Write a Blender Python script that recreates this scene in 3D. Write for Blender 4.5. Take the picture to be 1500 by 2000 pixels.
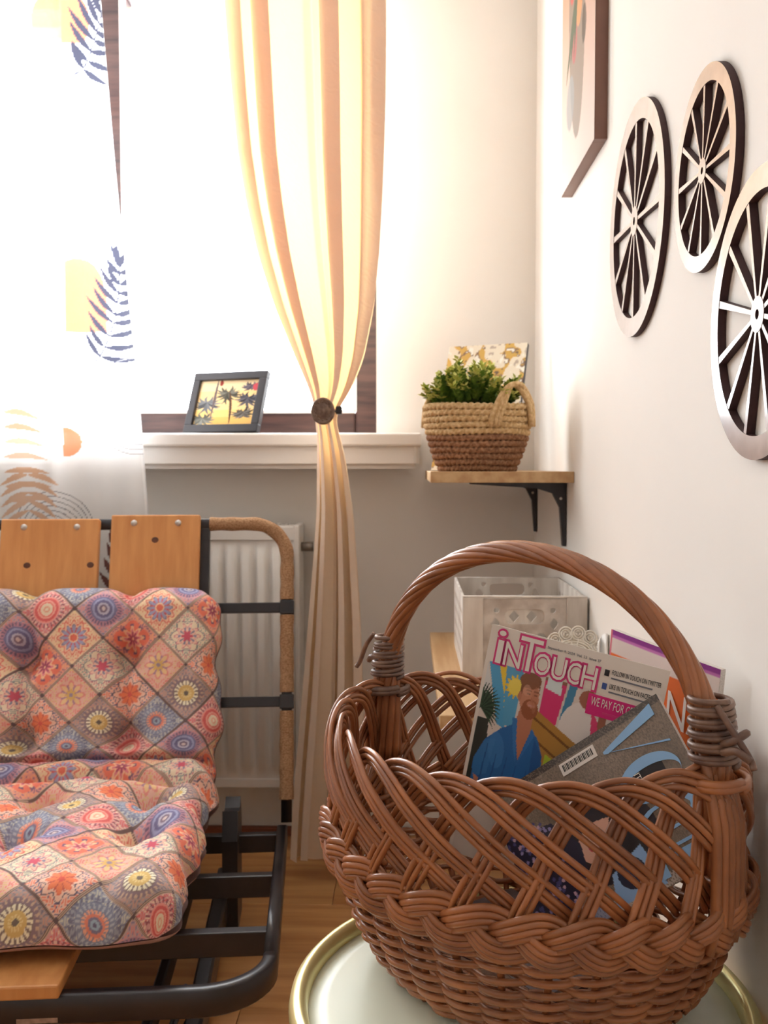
import bpy, bmesh, math, random
import numpy as np
from mathutils import Matrix, Vector
random.seed(7); rng = np.random.default_rng(7)
for o in list(bpy.data.objects): bpy.data.objects.remove(o)
scene = bpy.context.scene; C = scene.collection
R_ = math.radians; PI = math.pi
# ------------------------------------------------------------------ camera
EYE = 0.928
cam_d = bpy.data.cameras.new('camera'); cam = bpy.data.objects.new('camera', cam_d); C.objects.link(cam)
cam.location = (0, 0, EYE); cam.rotation_euler = (R_(90 - 2.72), 0, R_(1.55))
cam_d.sensor_fit = 'VERTICAL'; cam_d.sensor_height = 24; cam_d.lens = 24 * 1850 / 2000
cam_d.clip_start = 0.02
cam_d.dof.use_dof = True; cam_d.dof.focus_distance = .9; cam_d.dof.aperture_fstop = 9
scene.camera = cam
# ------------------------------------------------------------------ world, exposure
SKY = 4.6
w = bpy.data.worlds.new('World'); scene.world = w; w.use_nodes = True
w.node_tree.nodes['Background'].inputs[0].default_value = (0.89, 0.95, 1.0, 1)
w.node_tree.nodes['Background'].inputs[1].default_value = SKY
vs = scene.view_settings
vs.view_transform = 'Standard'; vs.look = 'None'; vs.gamma = 1; vs.use_curve_mapping = False; vs.exposure = 2.35
def portal(name, loc, rot, sx, sy):
    l = bpy.data.lights.new(name, 'AREA'); l.shape = 'RECTANGLE'; l.size = sx; l.size_y = sy; l.cycles.is_portal = True
    o = bpy.data.objects.new(name, l); C.objects.link(o); o.location = loc; o.rotation_euler = rot
portal('window_daylight', (-1.0, 2.50, 1.57), (R_(-90), 0, 0), 1.9, 1.2)
# ------------------------------------------------------------------ helpers
def lin(c):
    c = [x / 255 for x in c[:3]]
    return tuple(x / 12.92 if x <= .04045 else ((x + .055) / 1.055) ** 2.4 for x in c)
def at(px, py, Y):
    "world point at depth Y seen at a photo pixel: used to read sizes and places off the photograph"
    yaw, p = R_(1.55), R_(-2.72)
    F = Vector((-math.sin(yaw) * math.cos(p), math.cos(yaw) * math.cos(p), math.sin(p)))
    Rt = Vector((math.cos(yaw), math.sin(yaw), 0)); U = Rt.cross(F)
    r = F + Rt * ((px - 750) / 1850) + U * ((1000 - py) / 1850)
    return r * (Y / r.y) + Vector((0, 0, EYE))
MATS = {}
def mat(name, col, rough=.6, metal=0., var=0., scale=(8, 8, 8), bump=0., col2=None, rnd=0., spec=.5, wave=None, coat=0., detail=4., lo=.35, hi=.65):
    if name in MATS: return MATS[name]
    m = bpy.data.materials.new(name); m.use_nodes = True; nt = m.node_tree; N = nt.nodes; L = nt.links
    b = N['Principled BSDF']; b.inputs['Roughness'].default_value = rough; b.inputs['Metallic'].default_value = metal
    b.inputs['Specular IOR Level'].default_value = spec
    if coat: b.inputs['Coat Weight'].default_value = coat; b.inputs['Coat Roughness'].default_value = .15
    c1 = lin(col); c2 = lin(col2) if col2 else tuple(max(0, x * (1 - var)) for x in c1)
    tc = N.new('ShaderNodeTexCoord'); mp = N.new('ShaderNodeMapping'); mp.inputs['Scale'].default_value = scale
    L.new(tc.outputs['Object'], mp.inputs[0])
    nz = N.new('ShaderNodeTexNoise'); nz.inputs['Scale'].default_value = 1; nz.inputs['Detail'].default_value = detail
    L.new(mp.outputs[0], nz.inputs['Vector'])
    fac = nz.outputs['Fac']
    if wave:
        wv = N.new('ShaderNodeTexWave'); wv.inputs['Scale'].default_value = wave; wv.inputs['Distortion'].default_value = 6; wv.inputs['Detail'].default_value = 3
        L.new(mp.outputs[0], wv.inputs['Vector']); fac = wv.outputs['Fac']
    rp = N.new('ShaderNodeValToRGB'); rp.color_ramp.elements[0].position = lo; rp.color_ramp.elements[1].position = hi
    rp.color_ramp.elements[0].color = (*c2, 1); rp.color_ramp.elements[1].color = (*c1, 1)
    L.new(fac, rp.inputs[0]); out = rp.outputs[0]
    if rnd:
        oi = N.new('ShaderNodeObjectInfo'); hs = N.new('ShaderNodeHueSaturation'); mr = N.new('ShaderNodeMapRange')
        mr.inputs['To Min'].default_value = 1 - rnd; mr.inputs['To Max'].default_value = 1 + rnd
        L.new(oi.outputs['Random'], mr.inputs[0]); L.new(mr.outputs[0], hs.inputs['Value']); L.new(out, hs.inputs['Color']); out = hs.outputs[0]
    L.new(out, b.inputs['Base Color'])
    if bump:
        bp = N.new('ShaderNodeBump'); bp.inputs['Strength'].default_value = bump; bp.inputs['Distance'].default_value = .003
        L.new(fac, bp.inputs['Height']); L.new(bp.outputs[0], b.inputs['Normal'])
    MATS[name] = m; return m
def mat_attr(name, rough=.6, spec=.4, coat=0., weave=0.):
    "colour comes from the printed pattern stored on the mesh"
    if name in MATS: return MATS[name]
    m = bpy.data.materials.new(name); m.use_nodes = True; nt = m.node_tree; N = nt.nodes; L = nt.links
    b = N['Principled BSDF']; b.inputs['Roughness'].default_value = rough; b.inputs['Specular IOR Level'].default_value = spec
    if coat: b.inputs['Coat Weight'].default_value = coat; b.inputs['Coat Roughness'].default_value = .12
    a = N.new('ShaderNodeAttribute'); a.attribute_name = 'print'; L.new(a.outputs['Color'], b.inputs['Base Color'])
    if weave:
        nz = N.new('ShaderNodeTexNoise'); nz.inputs['Scale'].default_value = weave; tc = N.new('ShaderNodeTexCoord'); L.new(tc.outputs['Object'], nz.inputs['Vector'])
        bp = N.new('ShaderNodeBump'); bp.inputs['Strength'].default_value = .15; bp.inputs['Distance'].default_value = .002; L.new(nz.outputs['Fac'], bp.inputs['Height']); L.new(bp.outputs[0], b.inputs['Normal'])
    MATS[name] = m; return m
def mk(name, verts, faces, m, parent=None, smooth=False, sharp=None):
    me = bpy.data.meshes.new(name)
    if isinstance(faces, np.ndarray):
        verts = np.asarray(verts, dtype=np.float32); n = len(faces); k = faces.shape[1]
        me.vertices.add(len(verts)); me.vertices.foreach_set('co', verts.ravel())
        me.loops.add(n * k); me.loops.foreach_set('vertex_index', faces.astype(np.int32).ravel())
        me.polygons.add(n); me.polygons.foreach_set('loop_start', np.arange(0, n * k, k, dtype=np.int32))
        me.update(calc_edges=True); me.validate()
    else:
        me.from_pydata([tuple(v) for v in verts], [], [tuple(f) for f in faces]); me.update()
    if smooth: me.polygons.foreach_set('use_smooth', np.ones(len(me.polygons), dtype=bool))
    return link(name, me, m, parent)
def link(name, me, m, parent=None):
    o = bpy.data.objects.new(name, me); C.objects.link(o)
    if m is not None:
        me.materials.clear(); me.materials.append(m)
    if parent is not None: o.parent = parent
    return o
def bmobj(name, bm, m, parent=None, smooth=False):
    bmesh.ops.recalc_face_normals(bm, faces=bm.faces)
    me = bpy.data.meshes.new(name); bm.to_mesh(me); bm.free()
    if smooth: me.polygons.foreach_set('use_smooth', np.ones(len(me.polygons), dtype=bool))
    return link(name, me, m, parent)
def box_bm(bm, x0, x1, y0, y1, z0, z1, M=None):
    r = bmesh.ops.create_cube(bm, size=1)
    T = Matrix.Translation(((x0 + x1) / 2, (y0 + y1) / 2, (z0 + z1) / 2)) @ Matrix.Diagonal((x1 - x0, y1 - y0, z1 - z0, 1))
    if M is not None: T = M @ T
    bmesh.ops.transform(bm, matrix=T, verts=r['verts']); return r['verts']
def box(name, x0, x1, y0, y1, z0, z1, m, parent=None, bev=0., M=None, seg=2):
    bm = bmesh.new(); box_bm(bm, x0, x1, y0, y1, z0, z1, M)
    if bev: bmesh.ops.bevel(bm, geom=list(bm.edges), offset=bev, segments=seg, affect='EDGES', profile=.5)
    return bmobj(name, bm, m, parent)
def tube(pts, r, seg=8, closed=False, cap=True, ref=None):
    P = np.asarray(pts, float); n = len(P); r = np.broadcast_to(np.asarray(r, float), (n,))
    if closed: T = np.roll(P, -1, 0) - np.roll(P, 1, 0)
    else: T = np.gradient(P, axis=0)
    T /= np.linalg.norm(T, axis=1)[:, None] + 1e-12
    a = np.array(ref if ref is not None else ([0, 0, 1] if abs(T[0][2]) < .9 else [1, 0, 0]), float)
    Nn = np.zeros_like(P); v = a - T[0] * (a @ T[0]); v /= np.linalg.norm(v); Nn[0] = v
    for i in range(1, n):
        v = v - T[i] * (v @ T[i]); v /= np.linalg.norm(v) + 1e-12; Nn[i] = v
    B = np.cross(T, Nn); th = np.arange(seg) * 2 * PI / seg
    V = P[:, None] + r[:, None, None] * (np.cos(th)[None, :, None] * Nn[:, None] + np.sin(th)[None, :, None] * B[:, None])
    V = V.reshape(-1, 3); F = []
    m = n if closed else n - 1
    for i in range(m):
        j = (i + 1) % n
        for k in range(seg):
            l = (k + 1) % seg; F.append((i * seg + k, i * seg + l, j * seg + l, j * seg + k))
    if cap and not closed: F += [tuple(range(seg))[::-1], tuple((n - 1) * seg + k for k in range(seg))]
    return V, F
def rod(name, pts, r, m, parent, seg=7, closed=False):
    V, F = tube(pts, r, seg, closed); return mk(name, V, F, m, parent, True)
def join(parts):
    V = []; F = []; o = 0
    for v, f in parts:
        V.append(np.asarray(v, float)); F += [tuple(i + o for i in q) for q in f]; o += len(v)
    return np.concatenate(V), F
def catmull(ctrl, n):
    P = np.asarray(ctrl, float); P = np.vstack([2 * P[0] - P[1], P, 2 * P[-1] - P[-2]]); k = len(P) - 3
    t = np.linspace(0, k - 1e-9, n); i = t.astype(int); u = (t - i)[:, None]
    a, b, c, d = P[i], P[i + 1], P[i + 2], P[i + 3]
    return .5 * (2 * b + (c - a) * u + (2 * a - 5 * b + 4 * c - d) * u ** 2 + (3 * b - a - 3 * c + d) * u ** 3)
def sweep_rect(pts, hw, hh, up):
    "rectangular bar (2hw across, 2hh along up) swept along a path"
    P = np.asarray(pts, float); T = np.gradient(P, axis=0); T /= np.linalg.norm(T, axis=1)[:, None]
    up = np.broadcast_to(np.asarray(up, float), P.shape); S = np.cross(T, up); S /= np.linalg.norm(S, axis=1)[:, None]
    e = min(hw, hh) * .3
    q = [(-hw + e, -hh), (hw - e, -hh), (hw, -hh + e), (hw, hh - e), (hw - e, hh), (-hw + e, hh), (-hw, hh - e), (-hw, -hh + e)]
    V = np.concatenate([P + S * a + up * b for a, b in q]).reshape(8, len(P), 3).transpose(1, 0, 2).reshape(-1, 3)
    n = len(P); F = [(i * 8 + k, i * 8 + (k + 1) % 8, i * 8 + 8 + (k + 1) % 8, i * 8 + 8 + k) for i in range(n - 1) for k in range(8)]
    F += [tuple(range(8))[::-1], tuple((n - 1) * 8 + k for k in range(8))]
    return V, F
def lathe(prof, seg=48, sx=1., sy=1.):
    P = np.asarray(prof, float); th = np.arange(seg) * 2 * PI / seg; n = len(P)
    V = np.stack([P[:, None, 0] * np.cos(th) * sx, P[:, None, 0] * np.sin(th) * sy, np.repeat(P[:, None, 1], seg, 1)], -1).reshape(-1, 3)
    F = [(i * seg + k, i * seg + (k + 1) % seg, (i + 1) * seg + (k + 1) % seg, (i + 1) * seg + k) for i in range(n - 1) for k in range(seg)]
    return V, F
def grid_faces(nu, nv, off=0):
    a = np.arange(nu * nv).reshape(nv, nu)
    return np.stack([a[:-1, :-1], a[:-1, 1:], a[1:, 1:], a[1:, :-1]], -1).reshape(-1, 4) + off
def paint(o, col, name='print'):
    at_ = o.data.color_attributes.new(name, 'FLOAT_COLOR', 'POINT')
    if col.shape[1] == 3: col = np.hstack([col, np.ones((len(col), 1))])
    at_.data.foreach_set('color', col.astype(np.float32).ravel())
def plate(name, outer, holes, th, m, parent=None, M=None):
    "flat plate with cut-outs in the x-z plane, thickness th along y"
    cu = bpy.data.curves.new(name, 'CURVE'); cu.dimensions = '2D'; cu.fill_mode = 'BOTH'; cu.extrude = th / 2
    for loop in [outer] + holes:
        s = cu.splines.new('POLY'); s.points.add(len(loop) - 1); s.use_cyclic_u = True
        for p, (x, y) in zip(s.points, loop): p.co = (x, y, 0, 1)
    return curve_mesh(name, cu, m, parent, (M or Matrix()) @ Matrix.Rotation(PI / 2, 4, 'X'))
def curve_mesh(name, cu, m, parent, M):
    t = bpy.data.objects.new('tmp', cu); C.objects.link(t); dg = bpy.context.evaluated_depsgraph_get(); dg.update()
    me = bpy.data.meshes.new_from_object(t.evaluated_get(dg)); bpy.data.objects.remove(t); bpy.data.curves.remove(cu)
    if M is not None: me.transform(M)
    me.name = name; return link(name, me, m, parent)
def lettering(body, x0, z0, x1, z1, y, m, parent, off=0., fit=True, rot=0., name='lettering'):
    cu = bpy.data.curves.new('t', 'FONT'); cu.body = body; cu.size = 1; cu.offset = off; cu.resolution_u = 3; cu.extrude = .002
    o = curve_mesh(name, cu, m, parent, None); me = o.data
    co = np.array([v.co[:] for v in me.vertices]); a = co.min(0); b = co.max(0)
    return o, co, a, b, (x0, z0, x1, z1, y, rot)
def letters(body, x0, z0, x1, z1, y, m, parent, off=0., rot=0., name='lettering', box0=None):
    o, co, a, b, _ = lettering(body, x0, z0, x1, z1, y, m, parent, off, name=name)
    if box0 is not None: a, b = box0
    cx, cz = (x0 + x1) / 2, (z0 + z1) / 2
    X = ((co[:, 0] - a[0]) / (b[0] - a[0]) - .5) * (x1 - x0); Z = ((co[:, 1] - a[1]) / (b[1] - a[1]) - .5) * (z1 - z0)
    c, s = math.cos(rot), math.sin(rot)
    V = np.stack([cx + X * c - Z * s, np.full(len(X), y) - co[:, 2] * .05, cz + X * s + Z * c], -1)
    o.data.vertices.foreach_set('co', V.astype(np.float32).ravel()); o.data.update(); return a, b
def tag(o, label, cat, group=None):
    o['label'] = label; o['category'] = cat
    if group: o['group'] = group
    return o
def thing(name, label, cat, loc=(0, 0, 0), rotz=0, group=None, M=None):
    o = bpy.data.objects.new(name, None); C.objects.link(o); o.empty_display_size = .05
    if M is not None: o.matrix_world = M
    else: o.location = loc; o.rotation_euler = (0, 0, rotz)
    return tag(o, label, cat, group)
def struct(o): o['kind'] = 'structure'; return o
class Canvas:
    "paints flat print into a colour array over points (U, V)"
    def __init__(s, U, V, base):
        s.U = U.ravel(); s.V = V.ravel(); s.c = np.tile(np.array(lin(base)), (len(s.U), 1)); s.a = np.zeros(len(s.U))
    def put(s, mask, col, alpha=1., k=1.):
        s.c[mask] = s.c[mask] * (1 - k) + np.array(lin(col)) * k; s.a[mask] = alpha
    def poly(s, P, col, alpha=1., k=1.):
        P = np.asarray(P, float); ins = np.zeros(len(s.U), bool); j = len(P) - 1
        for i in range(len(P)):
            xi, yi = P[i]; xj, yj = P[j]
            if yi != yj: ins ^= ((yi > s.V) != (yj > s.V)) & (s.U < (xj - xi) * (s.V - yi) / (yj - yi) + xi)
            j = i
        s.put(ins, col, alpha, k)
    def ell(s, cx, cy, rx, ry, col, rot=0., alpha=1., ring=0., k=1., clip=None):
        c, d = math.cos(rot), math.sin(rot); x = s.U - cx; y = s.V - cy
        q = np.sqrt(((x * c + y * d) / rx) ** 2 + ((-x * d + y * c) / ry) ** 2)
        m = (q < 1) & (q > 1 - ring if ring else True)
        if clip is not None: m &= clip
        s.put(m, col, alpha, k)
    def leaf(s, bx, by, tx, ty, wid, col, alpha=1., bend=0., clip=None):
        L = math.hypot(tx - bx, ty - by); dx, dy = (tx - bx) / L, (ty - by) / L
        u = ((s.U - bx) * dx + (s.V - by) * dy) / L; v = -(s.U - bx) * dy + (s.V - by) * dx
        uc = np.clip(u, 0, 1); m = (u > 0) & (u < 1) & (np.abs(v - bend * np.sin(uc * PI)) < wid * np.sin(uc ** .8 * PI) ** .8)
        if clip is not None: m &= clip
        s.put(m, col, alpha)
def printed(name, nu, nv, w_, h_, y, m, parent, fn, base, curl=None):
    "printed sheet: local x 0..w, z 0..h at y"
    u, v = np.meshgrid(np.linspace(0, 1, nu), np.linspace(0, 1, nv)); cv = Canvas(u, v, base); fn(cv)
    yy = np.full(u.size, y) + (curl(u.ravel(), v.ravel()) if curl else 0)
    o = mk(name, np.stack([u.ravel() * w_, yy, v.ravel() * h_], -1), grid_faces(nu, nv), m, parent, True); paint(o, cv.c); return o
# ------------------------------------------------------------------ materials
M_wall = mat('painted_plaster', (243, 238, 231), .7, var=.03, scale=(3, 3, 3), bump=.03, spec=.25)
M_ceil = mat('ceiling_paint', (245, 243, 240), .8)
M_sill = mat('white_gloss_paint', (240, 234, 228), .35, var=.03)
M_frame = mat('brown_window_wood', (92, 66, 60), .35, col2=(60, 42, 42), scale=(6, 60, 60), bump=.1)
M_floor = mat('laminate_wood', (214, 158, 100), .38, col2=(176, 118, 66), scale=(2.2, 26, 26), bump=.05, rnd=.08, detail=6)
M_metal = mat('black_painted_metal', (34, 29, 34), .35, var=.3, scale=(30, 30, 30), spec=.6)
M_pine = mat('oiled_pine', (222, 160, 98), .45, col2=(198, 132, 74), scale=(60, 30, 3), bump=.04, rnd=.05, lo=.2, hi=.8)
M_knot = mat('pine_knot', (110, 62, 40), .5, var=.4, scale=(80, 80, 80))
M_zinc = mat('zinc_bolt', (190, 186, 182), .3, .9)
M_jute = mat('jute_cord', (192, 154, 118), .9, col2=(150, 112, 82), scale=(250, 250, 400), bump=.4, spec=.1)
M_wick = mat('stained_willow', (176, 112, 68), .30, col2=(134, 80, 50), scale=(28, 28, 28), rnd=.16, bump=.12, spec=.65, lo=.25, hi=.75)
M_bind = mat('grey_willow_binding', (136, 106, 88), .4, col2=(98, 72, 62), scale=(60, 60, 60), bump=.1)
M_white = mat('white_enamel', (240, 236, 230), .4, var=.02)
M_shelf = mat('oak_board', (206, 170, 124), .5, col2=(180, 138, 92), scale=(40, 3, 40), bump=.04)
M_wheel = mat('brown_wheel_wood', (152, 122, 112), .3, col2=(124, 96, 90), scale=(30, 30, 30), spec=.9, coat=1.)
M_wheel_e = mat('dark_cut_edge', (62, 36, 38), .7)
M_gold = mat('gold_metal_rim', (232, 222, 160), .3, .6)
M_tray = mat('pale_green_enamel', (238, 242, 220), .35, var=.02)
M_crate = mat('whitewashed_wood', (238, 230, 220), .7, col2=(206, 194, 182), scale=(30, 30, 5), bump=.1)
M_crate2 = mat('worn_whitewash', (228, 218, 208), .75, col2=(186, 172, 160), scale=(26, 26, 26), bump=.1)
M_lace = mat('cotton_lace', (236, 228, 214), .9)
M_paper = mat('magazine_paper', (228, 220, 212), .7, col2=(206, 196, 188), scale=(3, 900, 900))
M_print = mat_attr('printed_cover', .3, .5, .3)
M_printm = mat_attr('printed_canvas', .7, .25)
M_cush = mat_attr('printed_cotton', .9, .15, weave=900.)
M_pink = mat('pink_ink', (222, 60, 130), .4); M_inkw = mat('white_ink', (244, 236, 228), .4); M_black = mat('black_ink', (40, 36, 40), .5)
M_blue = mat('pale_blue_ink', (150, 196, 240), .3); M_red = mat('red_ink', (214, 44, 46), .4); M_grey = mat('grey_ink', (120, 120, 128), .5)
M_rope1 = mat('pale_seagrass', (226, 194, 148), .85, col2=(196, 158, 108), scale=(160, 160, 160), bump=.4, spec=.15)
M_rope2 = mat('brown_seagrass', (176, 132, 100), .85, col2=(132, 92, 68), scale=(160, 160, 160), bump=.4, spec=.15)
M_leaf = mat('green_leaf', (136, 164, 62), .5, col2=(74, 108, 40), scale=(40, 40, 40), rnd=.15)
M_leaf2 = mat('yellow_leaf', (228, 222, 140), .5, col2=(190, 196, 92), scale=(40, 40, 40))
M_stem = mat('plant_stem', (96, 92, 48), .7)
M_soil = mat('dark_moss', (52, 50, 38), .9)
M_darkedge = mat('dark_canvas_edge', (48, 38, 38), .6)
M_picedge = mat('brown_frame_edge', (136, 98, 82), .45, col2=(120, 82, 70))
M_black_fr = mat('black_picture_frame', (36, 32, 36), .4, spec=.5)
M_medal = mat('carved_wood_medallion', (136, 112, 96), .6, col2=(98, 76, 66), scale=(90, 90, 90), bump=.3)
def cloth(name, col, trans, tmix, transp=0., attr=False):
    m = bpy.data.materials.new(name); m.use_nodes = True; nt = m.node_tree; N = nt.nodes; L = nt.links; N.remove(N['Principled BSDF'])
    d = N.new('ShaderNodeBsdfDiffuse'); t = N.new('ShaderNodeBsdfTranslucent'); mx = N.new('ShaderNodeMixShader'); mx.inputs[0].default_value = tmix
    d.inputs[0].default_value = (*lin(col), 1); t.inputs[0].default_value = (*lin(trans), 1)
    L.new(d.outputs[0], mx.inputs[1]); L.new(t.outputs[0], mx.inputs[2]); out = mx
    if attr:
        a = N.new('ShaderNodeAttribute'); a.attribute_name = 'print'; L.new(a.outputs['Color'], d.inputs[0]); L.new(a.outputs['Color'], t.inputs[0])
        tp = N.new('ShaderNodeBsdfTransparent'); m2 = N.new('ShaderNodeMixShader'); L.new(a.outputs['Alpha'], m2.inputs[0]); L.new(tp.outputs[0], m2.inputs[1]); L.new(mx.outputs[0], m2.inputs[2]); out = m2
    else:
        tc = N.new('ShaderNodeTexCoord'); wv = N.new('ShaderNodeTexWave'); wv.inputs['Scale'].default_value = 28; wv.inputs['Distortion'].default_value = 14; wv.inputs['Detail'].default_value = 3; wv.bands_direction = 'DIAGONAL'
        bp = N.new('ShaderNodeBump'); bp.inputs['Strength'].default_value = .12; bp.inputs['Distance'].default_value = .003
        L.new(tc.outputs['Object'], wv.inputs['Vector']); L.new(wv.outputs['Fac'], bp.inputs['Height']); L.new(bp.outputs[0], d.inputs['Normal'])
    L.new(out.outputs[0], N['Material Output'].inputs[0]); return m
M_curt = cloth('cream_curtain_cloth', (242, 226, 206), (255, 206, 138), .26)
M_sheer = cloth('printed_voile', (255, 255, 255), (255, 255, 255), .45, attr=True)
mg = bpy.data.materials.new('window_glass'); mg.use_nodes = True; _n = mg.node_tree.nodes; _l = mg.node_tree.links; _n.remove(_n['Principled BSDF'])
_t = _n.new('ShaderNodeBsdfTransparent'); _g = _n.new('ShaderNodeBsdfGlossy'); _g.inputs['Roughness'].default_value = .02; _x = _n.new('ShaderNodeMixShader'); _x.inputs[0].default_value = .05
_l.new(_t.outputs[0], _x.inputs[1]); _l.new(_g.outputs[0], _x.inputs[2]); _l.new(_x.outputs[0], _n['Material Output'].inputs[0]); M_glass = mg
# ------------------------------------------------------------------ room shell
WX = .3068; WY = 2.35; LX = -3.0; RY = -2.4; CZ = 2.62
OX0, OX1, OZ0, OZ1 = -1.95, -.0824, .98, 2.16
def wall_with_hole(name, a0, a1, y0, y1, hx0, hx1, hz0, hz1):
    bm = bmesh.new()
    for q in ((a0, hx0, 0, CZ), (hx1, a1, 0, CZ), (hx0, hx1, 0, hz0), (hx0, hx1, hz1, CZ)): box_bm(bm, q[0], q[1], y0, y1, q[2], q[3])
    return struct(bmobj(name, bm, M_wall))
wall_with_hole('wall_back', LX - .1, WX + .15, WY, WY + .22, OX0, OX1, OZ0, OZ1)
struct(box('wall_rear', LX - .1, WX + .15, RY - .2, RY, 0, CZ, M_wall))
struct(box('wall_right', WX, WX + .15, RY, WY, 0, CZ, M_wall))
struct(box('wall_left', LX - .15, LX, RY, WY, 0, CZ, M_wall))
struct(box('ceiling', LX - .15, WX + .15, RY - .2, WY + .2, CZ, CZ + .1, M_ceil))
floor = struct(box('floor', LX - .15, WX + .15, RY - .2, WY + .2, -.1, -.006, M_floor))
pm = None; pw, pl = .193, 1.285
for j in range(int((WY - RY) / pw) + 1):
    y1 = WY - j * pw; y0 = max(RY, y1 - pw); x = WX - (j * .47 % pl)
    xs = [WX] + [x - k * pl for k in range(4) if x - k * pl < WX - .01]
    xs = [q for q in xs if q > LX] + [LX]
    for a, b in zip(xs[1:], xs[:-1]):
        if b - a < .02 or y1 < .1: continue
        cx, cy = (a + b) / 2, (y0 + y1) / 2
        o = box('plank', a - cx + .0006, b - cx - .0006, y0 - cy + .0006, y1 - cy - .0006, -.006, 0, M_floor, floor, .0008, seg=1); o.location = (cx, cy, 0)
struct(box('floor_rear', LX, WX, RY, .1, -.008, -.0005, M_floor))
struct(box('trim_1', LX, -.0, WY - .016, WY, 0, .022, mat('brown_trim', (150, 84, 54), .45, var=.2, scale=(3, 40, 40)), bev=.004))
# window: two sashes, mullion, glass
win = struct(bpy.data.objects.new('window_1', None)); C.objects.link(win)
FY0, FY1 = 2.405, 2.47
def bar(x0, x1, z0, z1, y0=FY0, y1=FY1, n='frame_bar'): return box(n, x0, x1, y0, y1, z0, z1, M_frame, win, .006)
bar(-.1378, -.03, .985, 2.2); bar(-.716, -.1378, 1.0, 1.068); bar(-.716, -.1378, 2.1024, 2.2); bar(-.8746, -.7132, .985, 2.2, 2.40)
bar(-1.95, -.8746, 1.0, 1.132); bar(-1.95, -.8746, 2.1, 2.2); bar(-2.0, -1.88, .985, 2.2)
box('pane', -.72, -.13, 2.434, 2.44, 1.06, 2.11, M_glass, win); box('pane', -1.89, -.87, 2.434, 2.44, 1.12, 2.11, M_glass, win)
for x0, x1, z in ((-.7132, -.1378, 1.068), ):
    box('bead_and_glare_strip', x0, x1, 2.396, 2.405, z - .004, z + .004, M_sill, win); box('bead_and_glare_strip', x1 - .004, x1 + .004, 2.396, 2.405, z, 2.10, M_sill, win)
    box('bead_and_glare_strip', x0 - .010, x0 + .002, 2.388, 2.405, z, 2.10, M_sill, win)  # light glare along the mullion edge, put in as a white strip
sill = struct(bpy.data.objects.new('trim_2', None)); C.objects.link(sill); sill['label'] = 'white moulded window sill with deeper apron below'
box('sill_board', -2.05, .027, 2.20, 2.41, .976, 1.007, M_sill, sill, .005)
bm = bmesh.new(); box_bm(bm, -2.05, .022, 2.212, 2.35, .924, .976)
es = [e for e in bm.edges if all(v.co.z < .93 for v in e.verts) or (all(v.co.x > 0 for v in e.verts) and abs(e.verts[0].co.z - e.verts[1].co.z) > .01)]
bmesh.ops.bevel(bm, geom=es, offset=.012, segments=3, affect='EDGES'); bmobj('apron', bm, M_sill, sill)
# outside beam under the neighbouring eaves
zb = at(340, 62, 2.9).z; zt = at(340, 4, 2.9).z
beam = thing('eaves_beam', 'pale wooden eaves beam outside above the window glass', 'beam', (-.9, 2.9, zb))
box('beam_board', -1.3, 1.0, -.04, .04, 0, zt - zb, mat('pale_larch', (236, 206, 160), .7, var=.2, scale=(3, 30, 30)), beam)
box('beam_cap', -1.3, 1.0, -.05, .05, zt - zb, zt - zb + .12, M_frame, beam)
# ------------------------------------------------------------------ radiator
rx1 = -.262; ry = 2.245
rad = thing('radiator', 'white ribbed panel radiator on the wall under the window sill', 'radiator', (rx1, ry, 0))
rw = 1.3; rz0, rz1 = .155, .79
n = 520; xs = np.linspace(-rw, -.012, n); ph = (xs / .0365) % 1.0
prof = -.016 * np.clip(1.6 * np.sin(ph * PI) - .5, 0, .75)
zz = np.array([rz0 + .02, rz0 + .045, rz0 + .06, rz1 - .075, rz1 - .06, rz1 - .035]); amp = np.array([0, 0, 1, 1, 0, 0])
V = np.stack([np.tile(xs, 6), (prof[None] * amp[:, None]).ravel() + .0, np.repeat(zz, n)], -1)
mk('front_panel', V, grid_faces(n, 6), M_white, rad, True)
box('top_band', -rw, -.012, -.004, .004, rz1 - .037, rz1 - .004, M_white, rad, .002); box('bottom_band', -rw, -.012, -.004, .004, rz0, rz0 + .022, M_white, rad, .002)
box('side_panel', -.014, 0, -.006, .095, rz0 + .004, rz1, M_white, rad, .003)
bm = bmesh.new()
for k in range(60): box_bm(bm, -rw + .02 + k * .021, -rw + .026 + k * .021, .004, .085, rz1 - .006, rz1 - .001)
box_bm(bm, -rw, -.012, 0, .008, rz1 - .008, rz1); box_bm(bm, -rw, -.012, .084, .092, rz1 - .008, rz1)
bmobj('top_grille', bm, M_white, rad)
box('back_panel', -rw, -.012, .07, .092, rz0, rz1 - .01, M_white, rad)
M_val = mat('grey_valve', (150, 140, 130), .35, .6)
V, F = tube([(0, .04, .735), (.03, .04, .735)], .011, 14); v_ = mk('valve', V, F, M_val, rad, True)
V, F = join([tube([(.03, .04, .735), (.034, .04, .735), (.036, .04, .735), (.06, .04, .735), (.064, .04, .735)], [.012, .018, .0195, .0195, .014], 18)]); mk('valve_knob', V, F, M_white, rad, True)
V, F = tube([(.018, .04, .735), (.018, .104, .735)], .008, 10); mk('pipe', V, F, M_white, rad, True)
for x in (-.2, -1.1): box('wall_bracket', x, x + .03, .085, .105, .3, .7, M_white, rad)
# ------------------------------------------------------------------ voile curtain with fronds
YS = 2.135
NU, NV = 330, 915; zt_, zb_ = 2.408, .42
zz = np.linspace(zb_, zt_, NV)
er = np.interp(zz, [.3, .813, 1.06, 1.3, 1.58, 1.975, 2.1], [-.56, -.592, -.609, -.632, -.657, -.687, -.70])
el = np.interp(zz, [.3, .93, 1.2, 1.6, 2.1], [-.83, -.818, -.815, -.80, -.78])
u = np.linspace(0, 1, NU)
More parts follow.
